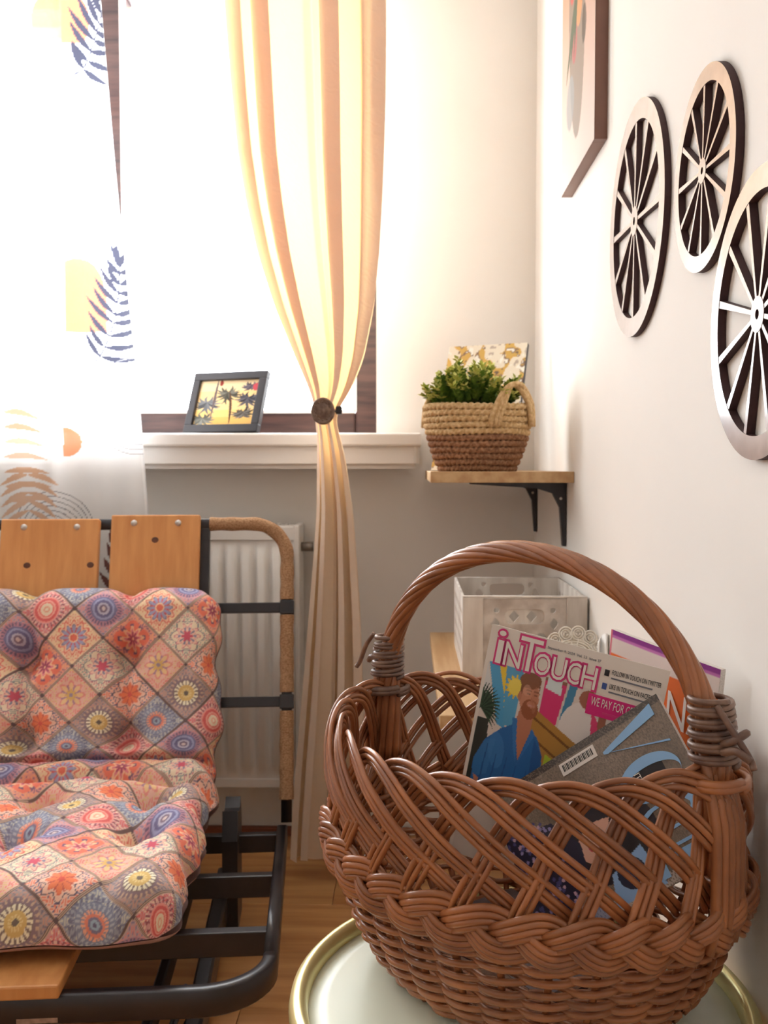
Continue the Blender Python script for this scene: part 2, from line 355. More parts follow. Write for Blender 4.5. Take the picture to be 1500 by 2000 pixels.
# front run from the left to the right hem, then folded back behind itself
nf = int(NU * .78); X = np.zeros((NV, NU)); Y = np.zeros((NV, NU))
uf = u[:nf] / u[nf - 1]; X[:, :nf] = -1.35 + (er[:, None] + 1.35) * (1 - (1 - uf) ** 1.0)
ub = (u[nf:] - u[nf]) / (1 - u[nf]); X[:, nf:] = er[:, None] + (el - er)[:, None] * ub
Zg = np.repeat(zz[:, None], NU, 1)
fold = .006 * np.sin(X * 34 + Zg * 1.2) + .004 * np.sin(X * 71 - Zg * 2.)
Y[:, :nf] = YS + fold[:, :nf] * np.clip((er[:, None] - X[:, :nf]) * 12, 0, 1); Y[:, nf:] = YS + .014 * np.clip(ub * 12, 0, 1) ** .5 + .3 * fold[:, nf:]
Vs = np.stack([X.ravel(), Y.ravel(), Zg.ravel()], -1)
yaw, p_ = R_(1.55), R_(-2.72)
# print is laid out on the cloth in a millimetre-like frame read off the photograph
A0 = at(0, 0, YS); A1 = at(300, 0, YS); A2 = at(0, 1000, YS)
PXs = (X - A0.x) / (A1.x - A0.x) * 300 - (Zg - A0.z) / (A2.z - A0.z) * 9; PYs = (Zg - A0.z) / (A2.z - A0.z) * 1000
cv = Canvas(PXs, PYs, (255, 255, 255)); front = np.zeros((NV, NU), bool); front[:, :nf] = True; fr = front.ravel(); bk = ~fr
base_a = .66
cv.a[:] = base_a
OR = (255, 140, 84); DK = (58, 60, 84); LN = (124, 122, 132)
def frond(stem, leaves, col, wid, clip, alpha=.95):
    S = np.array(stem, float)
    for i in range(len(S) - 1): cv.leaf(S[i][0], S[i][1], S[i + 1][0] + (S[i + 1][0] - S[i][0]) * .05, S[i + 1][1], 1.6, col, alpha, clip=clip)
    for bx, by, tx, ty, b in leaves: cv.leaf(bx, by, tx, ty, wid, col, alpha, b, clip)
cv.ell(118, 40, 56, 62, OR, alpha=.88, clip=fr & (cv.V < 82))
cv.ell(138, 570, 56, 72, OR, alpha=.88, clip=fr & (cv.V < 643) & (cv.V > 497)); cv.put(fr & (cv.U > 100) & (cv.U < 196) & (cv.V > 570) & (cv.V < 643), OR, .88)
# lower frond
lv = [(221, 517, 205, 472, 2), (221, 517, 215, 470, 1), (222, 517, 238, 488, -2)]
rows = [(222, 530, 198, 500, 247, 512), (222, 552, 200, 516, 250, 530), (219, 568, 184, 515, 252, 560), (217, 588, 172, 536, 254, 574), (211, 610, 168, 554, 254, 596), (208, 626, 152, 571, 256, 616), (200, 652, 155, 600, 258, 636), (190, 674, 157, 628, 258, 668), (180, 692, 149, 641, 258, 698)]
for bx, by, lx, ly, qx, qy in rows: lv += [(bx, by, lx, ly, -3), (bx, by, qx, qy, 4)]
frond([(165, 705), (180, 692), (190, 674), (200, 652), (210, 620), (217, 588), (221, 550), (222, 517)], lv, DK, 5.6, fr)
# upper frond
lv = []
rows = [(158, 132, 137, 76, 210, 166), (168, 118, 138, 78, 222, 138), (175, 100, 134, 40, 214, 102), (183, 80, 132, 14, 214, 88), (188, 64, 150, -10, 212, 70), (193, 48, 168, -20, 210, 50), (198, 30, 180, -30, 208, 30), (203, 10, 190, -40, 208, 10)]
for bx, by, lx, ly, qx, qy in rows: lv += [(bx, by, lx, ly, -3), (bx, by, qx, qy, 3)]
frond([(139, 143), (158, 132), (170, 112), (183, 80), (193, 48), (205, 0)], lv, DK, 6.2, fr)
for cx, cy, r0, st, n_, cl in ((205, 250, 12, 8, 9, fr), (248, 790, 10, 9, 10, fr), (78, 1045, 20, 9, 8, fr)):
    for k in range(n_): cv.ell(cx, cy, r0 + st * k, (r0 + st * k) * 1.05, LN, alpha=.70, ring=1.7 / (r0 + st * k), clip=cl)
cv.ell(105, 861, 32, 29, OR, alpha=.88, clip=fr & (cv.U > 104))
PO = TN = (226, 180, 146)
for k in range(7): cv.leaf(-20, 800 + 30 * k, 55 + 5 * k, 815 + 27 * k, 6, PO, .70, -6, fr)
for k in range(6): cv.leaf(30, 925 + 18 * k, 95 - 2 * k, 948 + 22 * k, 6, TN, .7, -5, fr); cv.leaf(30, 925 + 18 * k, -30, 948 + 22 * k, 6, TN, .7, 5, fr)
for k in range(5): cv.leaf(205, 1190 - 28 * k, 160 + 8 * k, 1150 - 30 * k, 7, (120, 66, 60), .9, -3, fr); cv.leaf(205, 1190 - 28 * k, 250 - 6 * k, 1150 - 30 * k, 7, (120, 66, 60), .9, 3, fr)
hem = (np.abs(np.repeat(er[:, None], NU, 1).ravel() - Vs[:, 0]) < .006); cv.a[hem & (cv.a == base_a)] = .8
sh = mk('voile_curtain', Vs, grid_faces(NU, NV), M_sheer, None, True); paint(sh, np.hstack([cv.c, cv.a[:, None]]))
tag(sh, 'sheer white curtain printed with dark fronds and orange half discs', 'curtain')
# ------------------------------------------------------------------ cream curtain tied in the middle
YC = 2.11
pz = [0, 100, 200, 300, 400, 500, 600, 700, 760, 790, 815, 850, 900, 1000, 1100, 1200, 1300, 1400, 1500, 1600, 1672]
pl_ = [440, 447, 455, 465, 482, 505, 537, 578, 604, 613, 615, 620, 620, 619, 612, 604, 596, 587, 578, 571, 568]
pr_ = [757, 757, 756, 753, 749, 743, 733, 712, 688, 668, 655, 664, 676, 690, 698, 705, 709, 712, 712, 706, 700]
zc = [at(500, y, YC).z for y in pz]; xl = [at(x, y, YC).x for x, y in zip(pl_, pz)]; xr = [at(x, y, YC).x for x, y in zip(pr_, pz)]
zc = [zc[0] + .47] + zc; xl = [xl[0] - .004] + xl; xr = [xr[0]] + xr
NU, NV = 260, 340; zz = np.linspace(zc[-1], zc[0], NV); zr_ = zc[::-1]
XL = np.interp(zz, zr_, xl[::-1]); XR = np.interp(zz, zr_, xr[::-1])
k_ = np.ones(7) / 7
XL = np.convolve(np.pad(XL, 3, 'edge'), k_, 'valid'); XR = np.convolve(np.pad(XR, 3, 'edge'), k_, 'valid')
# box-pleat profile: alternating forward flats and hidden returns
fold_ = [(0, .5), (.11, .8), (.02, .0), (.155, -.6), (.16, .6), (.28, .8), (.17, .1), (.47, -.6), (.53, -.1), (.575, -.8), (.58, .6), (.71, .9), (.59, .1), (.835, -.6), (.84, .6), (1.0, .7), (.87, .0), (.985, -.6)]
fx = np.array([q[0] for q in fold_]); fd = np.array([q[1] for q in fold_]); al_ = np.r_[0, np.cumsum(np.hypot(np.diff(fx), np.diff(fd) * .10))]; al_ /= al_[-1]
NU = 420; u = np.linspace(0, 1, NU); k5 = np.ones(5) / 5
yy = np.convolve(np.pad(np.interp(u, al_, fd), 2, 'edge'), k5, 'valid'); xx = np.convolve(np.pad(np.interp(u, al_, fx), 2, 'edge'), k5, 'valid')
wd = XR - XL; tie = np.exp(-((zz - at(630, 803, YC).z) / .05) ** 2)
ampl = np.clip(.016 + .035 * (wd / .34), .012, .034) * (1 - .45 * tie)
X = XL[:, None] + wd[:, None] * xx[None]
wob = .003 * np.sin(zz[:, None] * 9 + u[None] * 14)
Y = YC - ampl[:, None] * yy[None] + wob - .022 * np.sin(u * PI)[None] * np.clip(1.2 - wd / .3, 0, 1)[:, None]
Zg = np.repeat(zz[:, None], NU, 1) + (-.006 * np.sin(u * 18)[None]) * (np.arange(NV) < 3)[:, None]
cu = mk('cream_curtain', np.stack([X.ravel(), Y.ravel(), Zg.ravel()], -1), grid_faces(NU, NV), M_curt, None, True)
tag(cu, 'long cream pleated curtain gathered at sill height, glowing from daylight', 'curtain')
cr_ = thing('curtain_rail', 'white double curtain rail on the wall above the window', 'curtain rail', (-.95, WY, 2.40))
for y in (YC, YS + .02): box('rail', -1.2, 1.05, y - WY - .012, y - WY + .012, .012, .034, M_sill, cr_, .003)
for x in (-1.0, 0, .9): box('bracket', x - .012, x + .012, YC - WY - .012, -.0005, .034, .046, M_sill, cr_, .002)
tb_ = at(631, 803, YC - .045)
tb = thing('curtain_tieback', 'round carved wooden medallion tieback holding the cream curtain', 'tieback', tb_)
rr = [0, .004, .006, .009, .011, .014, .016, .021, .0235, .0265, .028, .028]; hh = [.009, .009, .007, .009, .0075, .0085, .006, .0065, .009, .009, .006, -.004]
V, F = lathe(list(zip(rr, hh)), 40); V = np.stack([V[:, 0] * .92, -V[:, 2], V[:, 1] * 1.05], -1); md = mk('medallion', V, F, M_medal, tb, True)
for k in range(12):
    a = k * PI / 6; V, F = lathe([(0, .0022), (.0016, .0015), (.0024, 0)], 8); V = np.stack([V[:, 0] + .0188 * math.cos(a) * .92, -V[:, 2] - .0062, V[:, 1] + .0188 * math.sin(a) * 1.05], -1); mk('carved_bead', V, F, M_medal, md, True)
a = np.linspace(-.4 * PI, 1.4 * PI, 40); rod('strap', np.stack([.004 + .030 * np.cos(a), .045 - .034 * np.sin(a) * -1 - .01, .0 * a], -1), .0022, M_black_fr, tb)
box('magnet_clip', .026, .040, .012, .03, -.006, .012, M_black_fr, tb, .003)
# ------------------------------------------------------------------ framed palm print on the sill
def rot_m(pos, yaw, lean, roll): return Matrix.Translation(pos) @ Matrix.Rotation(R_(yaw), 4, 'Z') @ Matrix.Rotation(-R_(lean), 4, 'X') @ Matrix.Rotation(R_(roll), 4, 'Y')
p0 = at(360, 838, 2.29); p0.z = 1.0085
W_, H_ = .205, .158
pf = thing('picture_frame', 'small black framed palm tree print leaning on the window sill', 'picture frame', M=rot_m(p0, -21, 21, 0))
def palm(cv):
    cv.put(cv.V < .35, (250, 206, 130)); cv.put(cv.V > .75, (240, 214, 170)); cv.put((cv.V < .2) & (cv.U > .3), (244, 190, 108))
    for (x, y, s, d) in ((.50, .72, .26, (72, 70, 60)), (.84, .60, .26, (56, 54, 62)), (.18, .52, .28, (78, 80, 84)), (.80, .30, .2, (72, 66, 60)), (.16, .18, .24, (92, 92, 84)), (.86, .86, .16, (64, 56, 66))):
        for k in range(17):
            a = k / 17 * 2 * PI + x * 5; cv.leaf(x, y, x + s * rng.uniform(.7, 1.15) * math.cos(a), y + s * rng.uniform(.6, 1.1) * (.75 * math.sin(a) - .2), .022, (lambda e: tuple(int(q + e) for q in d))(rng.uniform(-6, 60)), 1, .03 * (1 if math.cos(a) < 0 else -1))
    cv.leaf(.52, .75, .60, .0, .02, (90, 62, 44), bend=.02); cv.leaf(.30, 1., .28, .1, .02, (110, 96, 96)); cv.ell(.93, .82, .05, .08, (206, 84, 96)); cv.ell(.36, .92, .03, .06, (150, 60, 50))
printed('print', 150, 120, W_ - .034, H_ - .034, -.001, M_printm, pf, palm, (246, 210, 150)).location = (.017, 0, .017)
for q in ((0, W_, 0, .02), (0, W_, H_ - .02, H_), (0, .02, .02, H_ - .02), (W_ - .02, W_, .02, H_ - .02)): box('frame_bar', q[0], q[1], -.009, .008, q[2], q[3], M_black_fr, pf, .0015)
box('backing', .01, W_ - .01, 0.0005, .006, .01, H_ - .01, M_darkedge, pf)
box('easel_leg', W_ / 2 - .015, W_ / 2 + .015, 0, .003, 0, H_ * .7, M_black_fr, pf, M=Matrix.Translation((0, .007, H_ * .75)) @ Matrix.Rotation(R_(38), 4, 'X') @ Matrix.Translation((0, 0, -H_ * .78)))
# ------------------------------------------------------------------ canvas hung on the right wall
cy0, cy1, cz0, cz1 = 1.508, 1.832, 1.438, 1.9
ca = thing('canvas_picture', 'tall fruit still life canvas with brown edges on right wall', 'picture', (WX, cy1, cz0))
def still(cv):
    V_ = cv.V; g = np.clip(V_ * 1.2, 0, 1)[:, None]; cv.c = np.array(lin((222, 204, 196))) * (1 - g) + np.array(lin((186, 140, 108))) * g
    cv.ell(.48, .62, .24, .5, (112, 106, 92), .1, k=.7)
    for x, y, rx, ry, c in ((.35, .75, .09, .09, (196, 84, 76)), (.55, .62, .1, .1, (226, 150, 96)), (.42, .5, .08, .08, (180, 98, 96)), (.62, .8, .1, .08, (150, 150, 90)), (.3, .3, .12, .1, (150, 150, 148)), (.5, .9, .14, .06, (98, 110, 84)), (.7, .48, .06, .07, (84, 74, 62))): cv.ell(x, y, rx, ry, c, k=.8)
    for k in range(14): cv.leaf(.5, .7, .5 + .35 * math.cos(k * 1.7), .7 + .3 * math.sin(k * 2.3), .03, (92, 98, 74))
o = printed('painting', 100, 150, cy1 - cy0, cz1 - cz0, 0, M_printm, ca, still, (200, 170, 140)); o.rotation_euler = (0, 0, R_(-90)); o.location = (-.0205, 0, 0)
D_ = cy1 - cy0
for q in ((-.02, 0, -.016, 0, 0, cz1 - cz0), (-.02, 0, -D_, -D_ + .016, 0, cz1 - cz0), (-.02, 0, -D_ + .016, -.016, 0, .016), (-.02, 0, -D_ + .016, -.016, cz1 - cz0 - .016, cz1 - cz0)): box('stretcher_bar', *q, M_picedge, ca, .0008)
# ------------------------------------------------------------------ wagon wheels on the wall
def wheel(cy, cz, rad_, off, label):
    t = thing('wagon_wheel_plaque', label, 'wall decor', (WX, cy, cz), 0, 'flat wooden wagon wheels on the right wall')
    th = .0085; ri = rad_ * .835; y_ = -.0005
    def ringm(ro, r_in, nm, seg):
        V, F = [], []
        for k in range(seg):
            a = 2 * PI * k / seg; c, s = math.cos(a), math.sin(a)
            V += [(-th, ro * c, ro * s), (-th, r_in * c, r_in * s), (y_, ro * c, ro * s), (y_, r_in * c, r_in * s)]
        for k in range(seg):
            a, b = k * 4, (k + 1) % seg * 4
            F += [(a, b, b + 1, a + 1), (a, a + 2, b + 2, b), (a + 1, b + 1, b + 3, a + 3), (a + 2, a + 3, b + 3, b + 2)]
        o = mk(nm, V, F, M_wheel, t); o.data.materials.append(M_wheel_e)
        for i, pg in enumerate(o.data.polygons): pg.material_index = 0 if i % 4 == 0 else 1
    ringm(rad_, ri, 'rim', 96); ringm(rad_ * .125, rad_ * .035, 'hub', 40)
    for k in range(12):
        a = R_(off + 30 * k); wv = rad_ * .028; r0, r1 = rad_ * .11, ri + .003
        V = []
        for x in (-th + .0004, y_):
            for rr_, sgn in ((r0, -.55), (r0, .55), (r1, 1), (r1, -1)): V.append((x, rr_ * math.cos(a) - sgn * wv * math.sin(a), rr_ * math.sin(a) + sgn * wv * math.cos(a)))
        o = mk('spoke', V, [(0, 1, 2, 3), (7, 6, 5, 4), (0, 4, 5, 1), (1, 5, 6, 2), (2, 6, 7, 3), (3, 7, 4, 0)], M_wheel, t); o.data.materials.append(M_wheel_e)
        for i, pg in enumerate(o.data.polygons): pg.material_index = 0 if i == 0 else 1
wheel(1.2875, 1.2553, .152, 2, 'brown wooden wagon wheel plaque hanging beside the fruit canvas')
wheel(.9927, 1.2306, .1014, 2, 'smallest wagon wheel plaque, between the two larger wheels')
wheel(.830, 1.0592, .1252, 14, 'greyish wagon wheel plaque hanging lowest of the three')
# ------------------------------------------------------------------ wall shelves with brackets
def shelf(y0, y1, z1, x0, th, ybr, drop, label, m, grp=None):
    t = thing('wall_shelf', label, 'shelf', (WX, y0, z1 - th))
    box('board', x0 - WX, -.0005, 0, y1 - y0, 0, th, m, t, .001, seg=1)
    for yb in ybr:
        y = yb - y0; wv = .008
        pts = [(-.002, -.002), (-.002, -drop), (-.008, -drop), (-.014, -.05), (-.028, -.022), (-.06, -.012), (-.19, -.004), (-.19, -.0005), (-.002, -.0005)]
        V = [(a, y - wv, b) for a, b in pts] + [(a, y + wv, b) for a, b in pts]; nn = len(pts)
        F = [tuple(range(nn)), tuple(range(2 * nn - 1, nn - 1, -1))] + [(i, i + nn, (i + 1) % nn + nn, (i + 1) % nn) for i in range(nn)]
        b = mk('bracket', V, F, M_metal, t)
        V, F = lathe([(0, .001), (.002, .0008), (.003, 0)], 10); V = np.stack([V[:, 0] - .012, -V[:, 2] + y - wv, V[:, 1] - .032], -1); mk('screw', V, F, M_zinc, b)
    return t
shelf(1.773, 2.335, .9195, .039, .021, (1.862, 2.285), .125, 'oak shelf with black brackets holding the green plant basket', M_shelf)
LZ = .568
shelf(1.36, 2.055, LZ, .0445, .02, (1.5, 1.95), .12, 'lower oak shelf carrying the white cut-out crate', M_shelf)
# ------------------------------------------------------------------ abstract canvas leaning on the upper shelf
cp = Vector((.047, 2.080, .9205)); W_, H_ = .184, .302
ac = thing('leaning_canvas', 'white and gold abstract canvas with dark edge behind the plant', 'picture', M=rot_m(cp, -23.3, 21.4, 0))
def abstract(cv):
    n1 = rng.random((14, 10)); n2 = rng.random((40, 30))
    def smp(n_, u, v):
        h, w_ = n_.shape; x = u * (w_ - 1.001); y = v * (h - 1.001); i = x.astype(int); j = y.astype(int); a, b = x - i, y - j
        return n_[j, i] * (1 - a) * (1 - b) + n_[j, i + 1] * a * (1 - b) + n_[j + 1, i] * (1 - a) * b + n_[j + 1, i + 1] * a * b
    a = smp(n1, cv.U, cv.V); b = smp(n2, cv.U, cv.V)
    cv.put((a > .55), (218, 176, 96)); cv.put((a > .5) & (b > .62), (150, 120, 96)); cv.put((b > .78), (250, 244, 230)); cv.put((a < .25) & (b < .4), (196, 178, 160)); cv.put((a > .82), (120, 98, 84))
printed('painting', 90, 130, W_, H_, -.0005, M_printm, ac, abstract, (240, 228, 206)); box('stretcher', 0, W_, 0, .012, 0, H_, M_darkedge, ac)
# ------------------------------------------------------------------ seagrass plant basket
pb = thing('plant_basket', 'two tone seagrass basket with loop handles on the upper shelf', 'basket', (.134, 1.885, .9195))
def rope_ring(z, a, b, r, ph, nseg=220):
    th = np.arange(nseg) * 2 * PI / nseg; P = np.stack([a * np.cos(th), b * np.sin(th), z + .001 * np.sin(3 * th + ph)], -1)
    S = 10; V = []; tang = np.roll(P, -1, 0) - np.roll(P, 1, 0); tang /= np.linalg.norm(tang, axis=1)[:, None]
    N1 = np.stack([tang[:, 1], -tang[:, 0], 0 * th], -1); N2 = np.tile([0, 0, 1.], (nseg, 1)); al = np.arange(S) * 2 * PI / S
    rr_ = r * (1 + .22 * np.cos(2 * (al[None] - th[:, None] * 26 - ph)))
    V = P[:, None] + rr_[..., None] * (np.cos(al)[None, :, None] * N1[:, None] + np.sin(al)[None, :, None] * N2[:, None])
    a_ = np.arange(nseg * S).reshape(nseg, S); F = np.stack([a_, np.roll(a_, -1, 1), np.roll(np.roll(a_, -1, 0), -1, 1), np.roll(a_, -1, 0)], -1).reshape(-1, 4)
    return V.reshape(-1, 3), F
nr = 11
for k in range(nr):
    f_ = k / (nr - 1); s = .72 + .30 * math.sin(f_ * PI / 2) ** .9
    V, F = rope_ring(.0065 + .0118 * k, .1 * s, .074 * s, .0066, k * .9); mk('rope_coil', V, F, M_rope1 if k >= 6 else M_rope2, pb, True)
V, F = lathe([(0, .004), (.072, .004)], 40, 1, .74); mk('base', V, F, M_rope2, pb)
def loop_handle(a0, a1, hgt):
    pr = []
    for d in (-.008, 0, .008):
        pts = []
        for s in np.linspace(0, 1, 40):
            a = a0 + (a1 - a0) * s; leg = .045
            zz_ = .132 - leg + (leg + hgt) * math.sin(s * PI) ** .6
            o_ = 1.10 if zz_ < .13 else 1.10 - .1 * min(1, (zz_ - .13) / .04)
            sc = (1.0 + .02 * min(1, zz_ / .13)) * o_; q = np.array([.1 * sc * math.cos(a), .074 * sc * math.sin(a), zz_])
            tw = np.array([-math.sin(a), math.cos(a), 0]) * d * (abs(math.cos(s * PI)) ** .7) * (1 if s < .5 else -1)
            rd = np.array([math.cos(a), math.sin(a), 0]) * d * (1 - abs(math.cos(s * PI)) ** .7) * -1; up = np.array([0, 0, 0])
            pts.append(q + tw + rd + up)
        pr.append(tube(pts, .0052, 8))
    V, F = join(pr); mk('handle', V, F, M_rope1, pb, True)
loop_handle(R_(-76), R_(-22), .035); loop_handle(R_(104), R_(158), .03)
pt = thing('potted_shrub', 'bushy artificial green shrub with yellow tips in seagrass basket', 'plant', (.134, 1.885, .9195))
V, F = lathe([(0, .012), (.06, .012), (.08, .105), (0, .112)], 30, 1, .74); mk('moss', V, F, M_soil, pt, True)
def leaf_geo(base, d, up, L, wd):
    d = d / np.linalg.norm(d); s = np.cross(d, up); s /= np.linalg.norm(s) + 1e-9; n_ = np.cross(s, d)
    return [base, base + d * L * .5 + s * wd + n_ * L * .06, base + d * L, base + d * L * .5 - s * wd + n_ * L * .06, base + d * L * .5 - n_ * L * .04]
for i in range(90):
    az = rng.uniform(0, 2 * PI); el_ = math.acos(rng.uniform(.22, 1)) if i > 5 else rng.uniform(0, .4)
    cc = np.array([-.008 + .03 * math.cos(az) * math.sin(el_), .02 * math.sin(az) * math.sin(el_), .112]); dr = np.array([math.sin(el_) * math.cos(az) * .74, math.sin(el_) * math.sin(az) * .74, math.cos(el_) * .92 + .10])
    Ls = rng.uniform(.070, .104); tip = cc + dr * Ls; sp = thing_part = None
    pts = [cc, cc + dr * Ls * .5 + [0, 0, .006], tip]; V, F = tube(catmull(pts, 6), .001, 5)
    stem_o = mk('sprig', V, F, M_stem, pt, True)
    for mset, rngs in ((M_leaf, np.linspace(.4, .97, 13)), (M_leaf2, np.linspace(.93, 1.08, 4))):
        LV, LF = [], []
        for q in rngs:
            b_ = cc + dr * Ls * q
            for kk in range(3):
                aa = rng.uniform(0, 2 * PI); sd = np.array([math.cos(aa), math.sin(aa), rng.uniform(-.2, .6)]); dd = dr / np.linalg.norm(dr) * rng.uniform(.3, .9) + sd * .8
                g = leaf_geo(b_, dd, np.array([.1, .2, 1.]), rng.uniform(.011, .016), rng.uniform(.0036, .0052)); o_ = len(LV); LV += g; LF += [(o_, o_ + 1, o_ + 2, o_ + 4), (o_, o_ + 4, o_ + 2, o_ + 3)]
        lo = mk('leaves', LV, LF, mset, stem_o); lo['kind'] = 'stuff'
# ------------------------------------------------------------------ white cut-out crate
cr = thing('slotted_crate', 'whitewashed wooden crate with cut-out handles on the lower shelf', 'crate', (.091, 1.612, LZ))
cw, cd, ch = .212, .305, .137
def rrect(x0, x1, z0, z1, r, n_=6):
    L = []
    for cx, cz, a in ((x1 - r, z1 - r, 0), (x0 + r, z1 - r, 90), (x0 + r, z0 + r, 180), (x1 - r, z0 + r, 270)):
        L += [(cx + r * math.cos(R_(a + 90 * k / n_)), cz + r * math.sin(R_(a + 90 * k / n_))) for k in range(n_ + 1)]
    return L
def dia(cx, cz, rx, rz): return [(cx + rx, cz), (cx, cz + rz), (cx - rx, cz), (cx, cz - rz)]
def circ(cx, cz, r): return [(cx + r * math.cos(k * PI / 6), cz + r * math.sin(k * PI / 6)) for k in range(12)]
mid = cw / 2
plate('back_panel', [(.004, 0), (cw - .004, 0), (cw - .004, ch), (.004, ch)], [rrect(mid - .036, mid + .036, ch - .036, ch - .012, .0115), dia(mid - .056, ch - .034, .010, .012), dia(mid + .056, ch - .034, .010, .012), circ(mid - .047, ch - .014, .005), circ(mid + .047, ch - .014, .005), dia(mid - .03, ch - .07, .01, .011), dia(mid + .03, ch - .07, .01, .011)], .006, M_crate, cr, Matrix.Translation((0, cd - .004, 0)))
plate('front_panel', [(.034, 0), (cw - .034, 0), (cw - .034, ch - .002), (.034, ch - .002)], [rrect(mid - .034, mid + .034, ch - .046, ch - .02, .012), circ(mid - .048, ch - .022, .005), circ(mid + .048, ch - .022, .005), dia(mid - .05, ch - .045, .008, .011), dia(mid + .05, ch - .045, .008, .011), dia(mid, ch - .07, .012, .012), dia(mid - .028, ch - .07, .011, .012), dia(mid + .028, ch - .07, .011, .012)], .004, M_crate2, cr, Matrix.Translation((0, .006, 0)))
lat = plate('handle_insert', rrect(mid - .0345, mid + .0345, ch - .0465, ch - .0195, .0125), [dia(mid - .018, ch - .033, .009, .0105), dia(mid + .012, ch - .033, .009, .0105)], .003, M_crate, cr, Matrix.Translation((0, .009, 0)))
box('stile', 0, .035, 0, .008, 0, ch, M_crate, cr, .001); box('stile', cw - .035, cw, 0, .008, 0, ch, M_crate, cr, .001); box('front_lip', 0, cw, 0, .009, ch, ch + .003, M_crate, cr, .001)
for x in (.0, cw - .004):
    hs = []
    for a in range(9):
        for b in range(4): hs.append(dia(.03 + a * .03, .028 + b * .026, .009, .0105))
    plate('side_panel', [(.004, 0), (cd, 0), (cd, ch), (.004, ch)], hs, .004, M_crate, cr, Matrix.Translation((x + .002, 0, 0)) @ Matrix.Rotation(PI / 2, 4, 'Z'))
box('bottom', .004, cw - .004, .006, cd - .006, 0, .004, M_crate, cr)
# lace doily slumped over a folded napkin in front of the crate
def disc_lace(name, label, loc, r, yaw, lean):
    t = thing(name, label, 'doily', M=rot_m(loc, yaw, lean, 0)); parts = []
    for k in range(14):
        a = k * 2 * PI / 14 + .1
        if math.sin(a) < -.35: continue
        c = np.array([r * .8 * math.cos(a), 0, r * .8 * math.sin(a)])
        for q in (.2, .13, .06):
            th = np.arange(18) * 2 * PI / 18; parts.append(tube(np.stack([c[0] + r * q * np.cos(th), .002 * np.sin(3 * th), c[2] + r * q * np.sin(th)], -1), r * .026, 6, True))
    V, F = join(parts); mk('scallop', V, F, M_lace, t, True); parts = []
    for q in (.62, .56, .48, .40, .32, .24, .16, .08):
        th = np.arange(36) * 2 * PI / 36; parts.append(tube(np.stack([r * q * np.cos(th), .002 * np.sin(5 * th), r * q * np.sin(th) * .98], -1), r * .03, 6, True))
    for k in range(18):
        a = k * 2 * PI / 18; parts.append(tube([(r * .08 * math.cos(a), 0, r * .08 * math.sin(a)), (r * .64 * math.cos(a), 0, r * .64 * math.sin(a))], r * .02, 5))
    V, F = join(parts); mk('lace_rounds', V, F, M_lace, t, True)
dl = at(1122, 1290, 1.53); disc_lace('lace_doily', 'cream crocheted lace doily propped in front of the white crate', dl, .056, -10, 20)
nb = at(1183, 1290, 1.45)
nap = thing('folded_napkin', 'white folded paper napkin beside the lace doily', 'napkin', (nb.x, nb.y, LZ))
zt2 = at(1183, 1237, 1.45).z - LZ
V = []; nn = 12
for i in range(nn):
    f_ = i / (nn - 1); V += [(-.012 + .026 * f_, .006 * math.sin(f_ * 9), 0), (-.009 + .020 * f_, .005 + .005 * math.sin(f_ * 9), zt2 * (.86 + .14 * math.sin(f_ * PI)))]
F = [(2 * i, 2 * i + 2, 2 * i + 3, 2 * i + 1) for i in range(nn - 1)]
o = mk('front_fold', V, F, M_white, nap, True); s_ = o.modifiers.new('s', 'SOLIDIFY'); s_.thickness = .0015
o = mk('back_fold', [(x, y + .008, z * .95) for x, y, z in V], F, M_white, nap, True); s_ = o.modifiers.new('s', 'SOLIDIFY'); s_.thickness = .0015
# ------------------------------------------------------------------ folding futon sofa
TH = R_(5.7)
so = thing('futon_sofa', 'black metal folding futon frame with pine boards and jute wrapped corner', 'sofa', (-.2434, 1.861, 0), TH)
Mb = Matrix.Translation((0, .045, .20)) @ Matrix.Rotation(R_(-15), 4, 'X')
def bx(V): return np.array([(Mb @ Vector(v))[:] for v in V])
SW = 1.25
def arc(cx, cz, r, a0, a1, n_=12): return [(cx + r * math.cos(a), cz + r * math.sin(a)) for a in np.linspace(R_(a0), R_(a1), n_)]
path = [(-.004, .0), (-.004, .3), (-.004, .55)] + arc(-.079, .55, .075, 8, 90) + [(-.3, .625), (-SW, .625)]
path = np.array([(x, 0, z) for x, z in path])
V, F = sweep_rect(path, .011, .008, (0, -1, 0)); mk('back_rail', bx(V), F, M_metal, so, True)
def resample(P, step):
    d = np.r_[0, np.cumsum(np.linalg.norm(np.diff(P, axis=0), axis=1))]; q = np.arange(0, d[-1], step); return np.stack([np.interp(q, d, P[:, k]) for k in range(3)], -1), q
def wrap(sub):
    P, q = resample(np.array(sub), .0011); r = .0142 + .0009 * np.abs(np.sin(q * PI / .0033)) + .0006 * np.sin(q * 130); V, F = tube(bx(P), r, 14); mk('jute_wrap', V, F, M_jute, so, True)
fine = [(-.004, z) for z in np.linspace(.458, .55, 8)] + arc(-.079, .55, .075, 4, 90, 16) + [(-.12, .625), (-.172, .625)]
wrap([(x, 0, z) for x, z in fine]); wrap([(-.004, 0, .262), (-.004, 0, .425)]); wrap([(-.004, 0, .045), (-.004, 0, .225)])
def bar_b(x0, x1, s0, s1, n0, n1, nm, m=M_metal, bev=.002): return box(nm, x0, x1, n0, n1, s0, s1, m, so, bev, M=Mb)
for s in (.243, .441):
    bar_b(-SW, -.006, s - .011, s + .011, -.006, .006, 'back_crossbar'); bar_b(-.019, .011, s - .015, s + .015, -.014, .014, 'joint_sleeve')
bar_b(-.194, -.171, .02, .615, -.008, .010, 'back_upright'); bar_b(-.452, -.428, .02, .615, .002, .012, 'back_upright')
bar_b(-.205, -.194, .5, .506, -.004, .004, 'peg')
